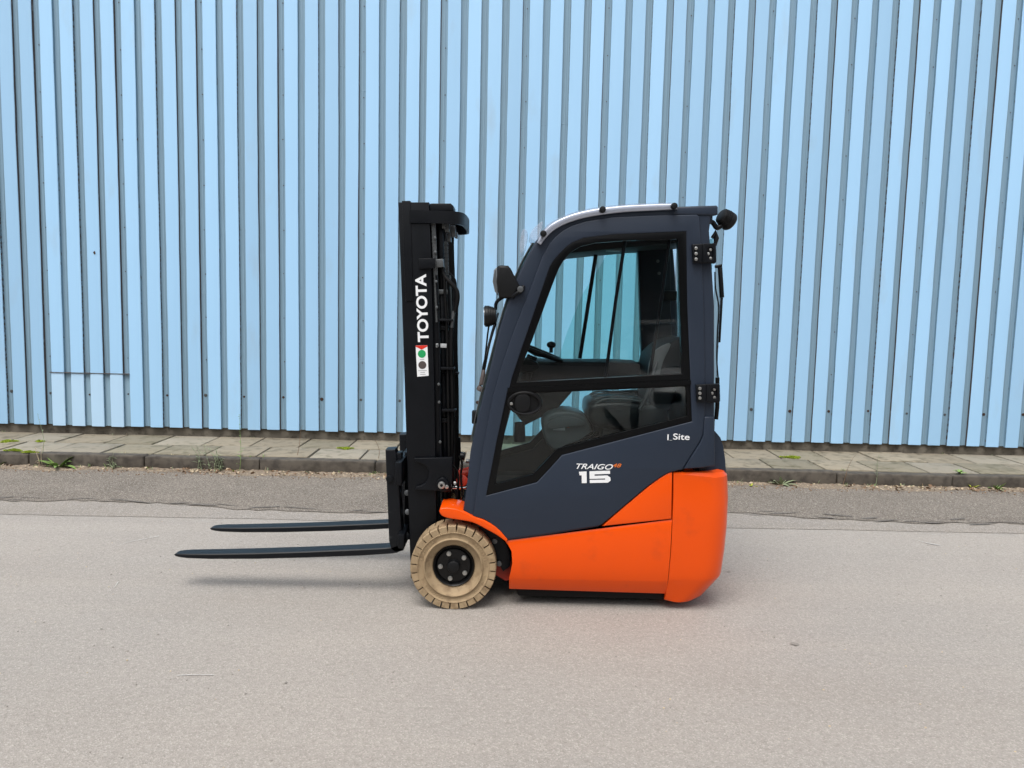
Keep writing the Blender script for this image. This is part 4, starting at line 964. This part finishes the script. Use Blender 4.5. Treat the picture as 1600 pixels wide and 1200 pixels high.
# ================================================================== WEEDS, MOSS, LITTER
def add_leaf(bm, base, d, L, wd, droop=.3, mi=0, n=4):
    d = Vector(d).normalized(); side = d.cross(Vector((0, 0, 1)))
    if side.length < .1: side = Vector((1, 0, 0))
    side.normalize(); a = []; b = []; c = []
    p = Vector(base)
    for i in range(n+1):
        t = i/n; wv = wd*math.sin(math.pi*min(.98, t*.85+.12))*(1 if t < 1 else .1)
        q = p+d*L*t+Vector((0, 0, -droop*L*t*t))
        a.append(bm.verts.new(q+side*wv/2+Vector((0, 0, wv*.15)))); c.append(bm.verts.new(q)); b.append(bm.verts.new(q-side*wv/2+Vector((0, 0, wv*.15))))
    for i in range(n):
        bm.faces.new((a[i], a[i+1], c[i+1], c[i])).material_index = mi; bm.faces.new((c[i], c[i+1], b[i+1], b[i])).material_index = mi
def rosette(x, y, n, L, wd, m, label, z=0.0, up=.5, tall=None):
    g = G(x, y, z); g.y = min(g.y, KY-.02) if z == 0 else g.y
    root = empty('weed', g); tag(root, label, 'weed')
    for i in range(n):
        a = 2*math.pi*i/n+random.uniform(-.4, .4); e = random.uniform(up*.5, up*1.6)
        bm = bmesh.new(); add_leaf(bm, g+Vector((random.uniform(-.01, .01), random.uniform(-.01, .01), .0)), (math.cos(a), math.sin(a)*.7, e), L*random.uniform(.6, 1.15), wd*random.uniform(.7, 1.2), random.uniform(.1, .5))
        finish('leaf', bm, m, root, angle=80)
    return root
def tall_weed(x, y, h, n, L, wd, m, label, z=0.0, lean=0.0, stems=1, spread=.05):
    g = G(x, y, z)
    if z == 0: g.y = min(g.y, KY-.03)
    root = empty('weed', g); tag(root, label, 'weed')
    fol = bmesh.new(); stm = bmesh.new()
    for s in range(stems):
        b = g+Vector((random.uniform(-spread, spread), random.uniform(-.02, .02), 0)); hh = h*random.uniform(.65, 1.0) if stems > 1 else h
        ln = lean+random.uniform(-.12, .12); pts = [b+Vector((ln*hh*t*t+.012*math.sin(5*t+s), .01*math.sin(3*t), hh*t)) for t in [i/8 for i in range(9)]]
        add_tube(stm, pts, [.0028-.0018*i/8 for i in range(9)], 5)
        for i in range(n):
            t = random.uniform(.08, 1); k = min(7, int(t*8)); p = pts[k].lerp(pts[k+1], t*8-k); a = random.uniform(0, 6.28)
            add_leaf(fol, p, (math.cos(a), math.sin(a), random.uniform(.2, .9)), L*(1.15-.7*t)*random.uniform(.6, 1.2), wd*(1.1-.5*t), .35, n=3)
    finish('stem', stm, m, root, angle=80); finish('foliage', fol, m, root, angle=80)
    return root
rosette(90, 733, 16, .21, .050, 'leaf_green', 'broad leaved weed with large leaves at the kerb foot below the patched sheet', up=.8)
rosette(105, 733, 5, .13, .04, 'leaf_yellow', 'low yellowish weed beside the broad leaved weed at the kerb', up=.3)
tall_weed(66, 708, .38, 9, .05, .012, 'leaf_grey', 'thin bare weed stalk rising from the kerb joint beside the broad leaved weed', z=PZ)
tall_weed(76, 728, .26, 8, .05, .008, 'leaf_dry_pale', 'dry straw coloured stalks beside the broad leaved weed', stems=3, spread=.03)
tall_weed(178, 733, .17, 9, .07, .012, 'leaf_grey', 'small feathery grey green weed at kerb, alone under the slab joints', stems=3, spread=.03)
tall_weed(335, 737, .30, 14, .07, .010, 'leaf_grey', 'bushy grey green weed with many thin stalks at the kerb', stems=8, spread=.14, lean=-.2)
tall_weed(379, 735, .56, 14, .055, .02, 'leaf_green', 'tallest single green weed stalk in front of the kerb')
rosette(376, 733, 6, .08, .03, 'leaf_yellow', 'fresh yellow green leaves at the foot of the tallest weed', up=.9)
rosette(5, 728, 9, .16, .045, 'leaf_green', 'green weed at the kerb foot near the moss patches', up=.8)
rosette(490, 742, 6, .09, .028, 'leaf_grey', 'tiny grey weed at the kerb joint ahead of the fork carriage', up=.4)
tall_weed(463, 712, .30, 3, .03, .005, 'leaf_dry', 'hair thin dry stalk on the slabs ahead of the mast', z=PZ, lean=.1)
tall_weed(590, 716, .24, 3, .03, .005, 'leaf_dry', 'hair thin dry stalk on the slabs next to the fork carriage', z=PZ, lean=-.1)
rosette(1218, 758, 12, .17, .034, 'leaf_grey', 'grey green leafy weed at the kerb behind the counterweight', up=.7)
rosette(1175, 761, 6, .06, .02, 'leaf_yellow', 'small yellow weed at the kerb beside the counterweight', up=.5)
tall_weed(1296, 748, .32, 4, .04, .006, 'leaf_dry', 'thin leaning dry twig at the kerb past the bright moss', lean=.35)
tall_weed(1352, 757, .32, 10, .035, .012, 'leaf_grey', 'small upright sparse weed stalk by the kerb between twig and leafy tufts')
rosette(1500, 740, 9, .10, .028, 'leaf_green', 'green weed growing on top of the kerb edge', z=PZ, up=.7)
rosette(1512, 763, 5, .12, .025, 'leaf_yellow', 'pale upright weed at the kerb foot under the kerb top weed', up=1.3)
rosette(1553, 765, 12, .13, .032, 'leaf_green', 'dark green tuft at the kerb foot beside a pale upright weed', up=.7)
rosette(1418, 762, 5, .08, .03, 'leaf_grey', 'withered little weed at the kerb between two taller weeds', up=.3)
def moss(x, y, rx, ry, m, label, n=420):
    g = G(x, y, PZ+.004); bm = bmesh.new()
    for i in range(n):
        a = random.uniform(0, 6.28); r = math.sqrt(random.random()); lump = .7+.3*math.sin(3*a+x)
        p = g+Vector((rx*r*lump*math.cos(a), ry*r*lump*math.sin(a), 0)); h = random.uniform(.006, .024)*(1.1-.6*r); q = random.uniform(0, 6.28); s = random.uniform(.004, .009)
        u = Vector((math.cos(q)*s, math.sin(q)*s, 0)); t = Vector((random.uniform(-.008, .008), random.uniform(-.008, .008), h))
        bm.faces.new([bm.verts.new(p-u), bm.verts.new(p+u), bm.verts.new(p+u*.4+t), bm.verts.new(p-u*.4+t)])
    tag(finish('moss_patch', bm, m, smooth=False), label, 'moss')
moss(13, 690, .10, .08, 'moss', 'green moss patch on the slab row against the wall')
moss(22, 704, .10, .05, 'moss', 'moss cushion on the slabs by the kerb, beside a narrower one')
moss(46, 707, .09, .035, 'moss', 'narrow moss tuft on the slab edge near the kerb weeds')
moss(540, 701, .10, .05, 'moss', 'yellow green moss patch on the slabs ahead of the mast')
moss(1237, 715, .13, .055, 'moss', 'bright green moss patch on the slabs behind the counterweight', 600)
moss(62, 690, .05, .04, 'moss', 'thin moss bit in the slab joint near thin weed stalk', 140)
# soil bank and leaf litter along the kerb foot
bm = bmesh.new(); n = 500; A = []; B = []; C = []
for i in range(n+1):
    x = -8+16*i/n; wd = .10+.05*math.sin(x*2.3)+.03*math.sin(x*7)+random.uniform(-.02, .02)
    A.append(bm.verts.new((x, KY-wd, .009))); B.append(bm.verts.new((x, KY-wd*.4, .015+random.uniform(0, .012)))); C.append(bm.verts.new((x, KY+.01, .022+random.uniform(0, .014))))
for i in range(n):
    bm.faces.new((A[i], A[i+1], B[i+1], B[i])); bm.faces.new((B[i], B[i+1], C[i+1], C[i]))
tag(finish('soil', bm, 'dry_soil'), 'dry sandy soil gathered along the kerb foot', 'soil', kind='stuff')
bm = bmesh.new()
for i in range(1500):
    x = random.uniform(-6.3, 6.3); d = abs(random.gauss(0, .07)); p = Vector((x, KY-.01-d, .016+random.uniform(0, .022)*max(0, 1-d*5)))
    a = random.uniform(0, 6.28); s = random.uniform(.006, .022)
    if math.sin(x*1.9)+random.uniform(-1, 1) < -.6: continue
    u = Vector((math.cos(a)*s, math.sin(a)*s, random.uniform(-.3, .5)*s)); v = Vector((-math.sin(a)*s*.55, math.cos(a)*s*.55, random.uniform(-.2, .9)*s))
    f = bm.faces.new([bm.verts.new(p-u), bm.verts.new(p+v), bm.verts.new(p+u), bm.verts.new(p-v*.7)]); f.material_index = random.choice((0, 0, 1))
for i in range(700):
    x = random.uniform(-6.3, 6.3); d = random.uniform(0, .22); p = Vector((x, KY-.02-d, .012)); s = random.uniform(.003, .010)
    bmesh.ops.create_cone(bm, cap_ends=True, segments=5, radius1=s, radius2=s*.5, depth=s, matrix=Matrix.Translation(p))
tag(finish('leaf_litter', bm, ['leaf_dry', 'leaf_dry_pale'], smooth=False), 'dry leaves and grit scattered along the kerb foot', 'litter', kind='stuff')
bm = bmesh.new()               # sparse grass blades rooted along the kerb foot and in the joints
for i in range(150):
    x = random.uniform(-6.2, 6.2)
    if random.random() < .6: b = Vector((x, KY-abs(random.gauss(0, .03))-.004, .012)); h = random.uniform(.02, .09)
    else: b = Vector((x, random.choice((KY+.124, KY+.62, WALL_Y+.01)), PZ-.01)); h = random.uniform(.015, .05)
    for j in range(random.randint(2, 8)):
        a = random.uniform(0, 6.28); add_leaf(bm, b+Vector((random.uniform(-.02, .02), random.uniform(-.006, .006), 0)), (math.cos(a)*.5, math.sin(a)*.4, 1), h*random.uniform(.5, 1.1), random.uniform(.003, .007), .25, random.choice((0, 0, 1, 2)), n=3)
tag(finish('grass', bm, ['leaf_grey', 'leaf_green', 'leaf_dry_pale'], smooth=False), 'sparse grass blades along the kerb foot and slab joints', 'grass', kind='stuff')
bm = bmesh.new(); rg = random.Random(5)
for i in range(420):
    p = Vector((rg.uniform(-3.6, 3.6), rg.uniform(2.2, 5.5), .001)); q = rg.uniform(.002, .0055)
    bmesh.ops.create_icosphere(bm, subdivisions=1, radius=q, matrix=Matrix.Translation(p) @ Matrix.Rotation(rg.uniform(0, 3), 4, 'Z') @ Matrix.Diagonal((1, rg.uniform(.6, 1.2), .6, 1)))
for f in bm.faces: f.material_index = (f.index//20*7) % 3 % 2
tag(finish('grit', bm, ['stain', 'leaf_dry_pale'], smooth=False), 'fine loose grit scattered over the road', 'grit', kind='stuff')
# small scuffs and stains on the road (flat marks with their own shape)
def mark(nm, pts, wd, m, label, cat):
    bm = bmesh.new(); A = []; B = []
    pp = smooth_pts([G(x, y, .0045) for x, y in pts], 8)
    for i, p in enumerate(pp):
        k = wd*random.uniform(.25, 1)*(.3 if i in (0, len(pp)-1) else 1)
        A.append(bm.verts.new(p+Vector((0, k, 0)))); B.append(bm.verts.new(p-Vector((0, k, 0))))
    for i in range(len(pp)-1): bm.faces.new((A[i], A[i+1], B[i+1], B[i]))
    tag(finish(nm, bm, m, smooth=False), label, cat)
mark('scuff_mark', [(183, 853), (200, 847), (225, 842), (250, 837)], .008, 'scuff', 'pale scratch on the road ahead of the fork tips', 'scratch')
mark('scuff_mark', [(167, 925), (178, 918), (185, 908)], .010, 'scuff', 'short curved pale scratch on the road, nearer than the long scratch', 'scratch')
mark('scuff_mark', [(276, 1055), (300, 1054), (335, 1054)], .004, 'scuff', 'thin straight pale line on the open road before the forks', 'scratch')
mark('scuff_mark', [(1432, 843), (1448, 848), (1470, 852)], .012, 'scuff', 'pale scratch on the road behind the counterweight', 'scratch')
def blot(x, y, rx, ry, label):
    g = G(x, y, .0045); bm = bmesh.new(); n = 26
    bm.faces.new([bm.verts.new(g+Vector((rx*(1+random.uniform(-.35, .3))*math.cos(2*math.pi*i/n), ry*(1+random.uniform(-.35, .3))*math.sin(2*math.pi*i/n), 0))) for i in range(n)])
    tag(finish('stain', bm, 'stain', smooth=False), label, 'stain')
blot(1242, 1006, .020, .016, 'dark worn spot on the open road beyond the counterweight')
blot(158, 982, .005, .008, 'tiny dark tar dot on the open road before the fork tips')
blot(447, 1066, .006, .008, 'tiny dark tar dot beside the thin pale line')
blot(1139, 893, .012, .010, 'small dark stain on the road beside the counterweight')
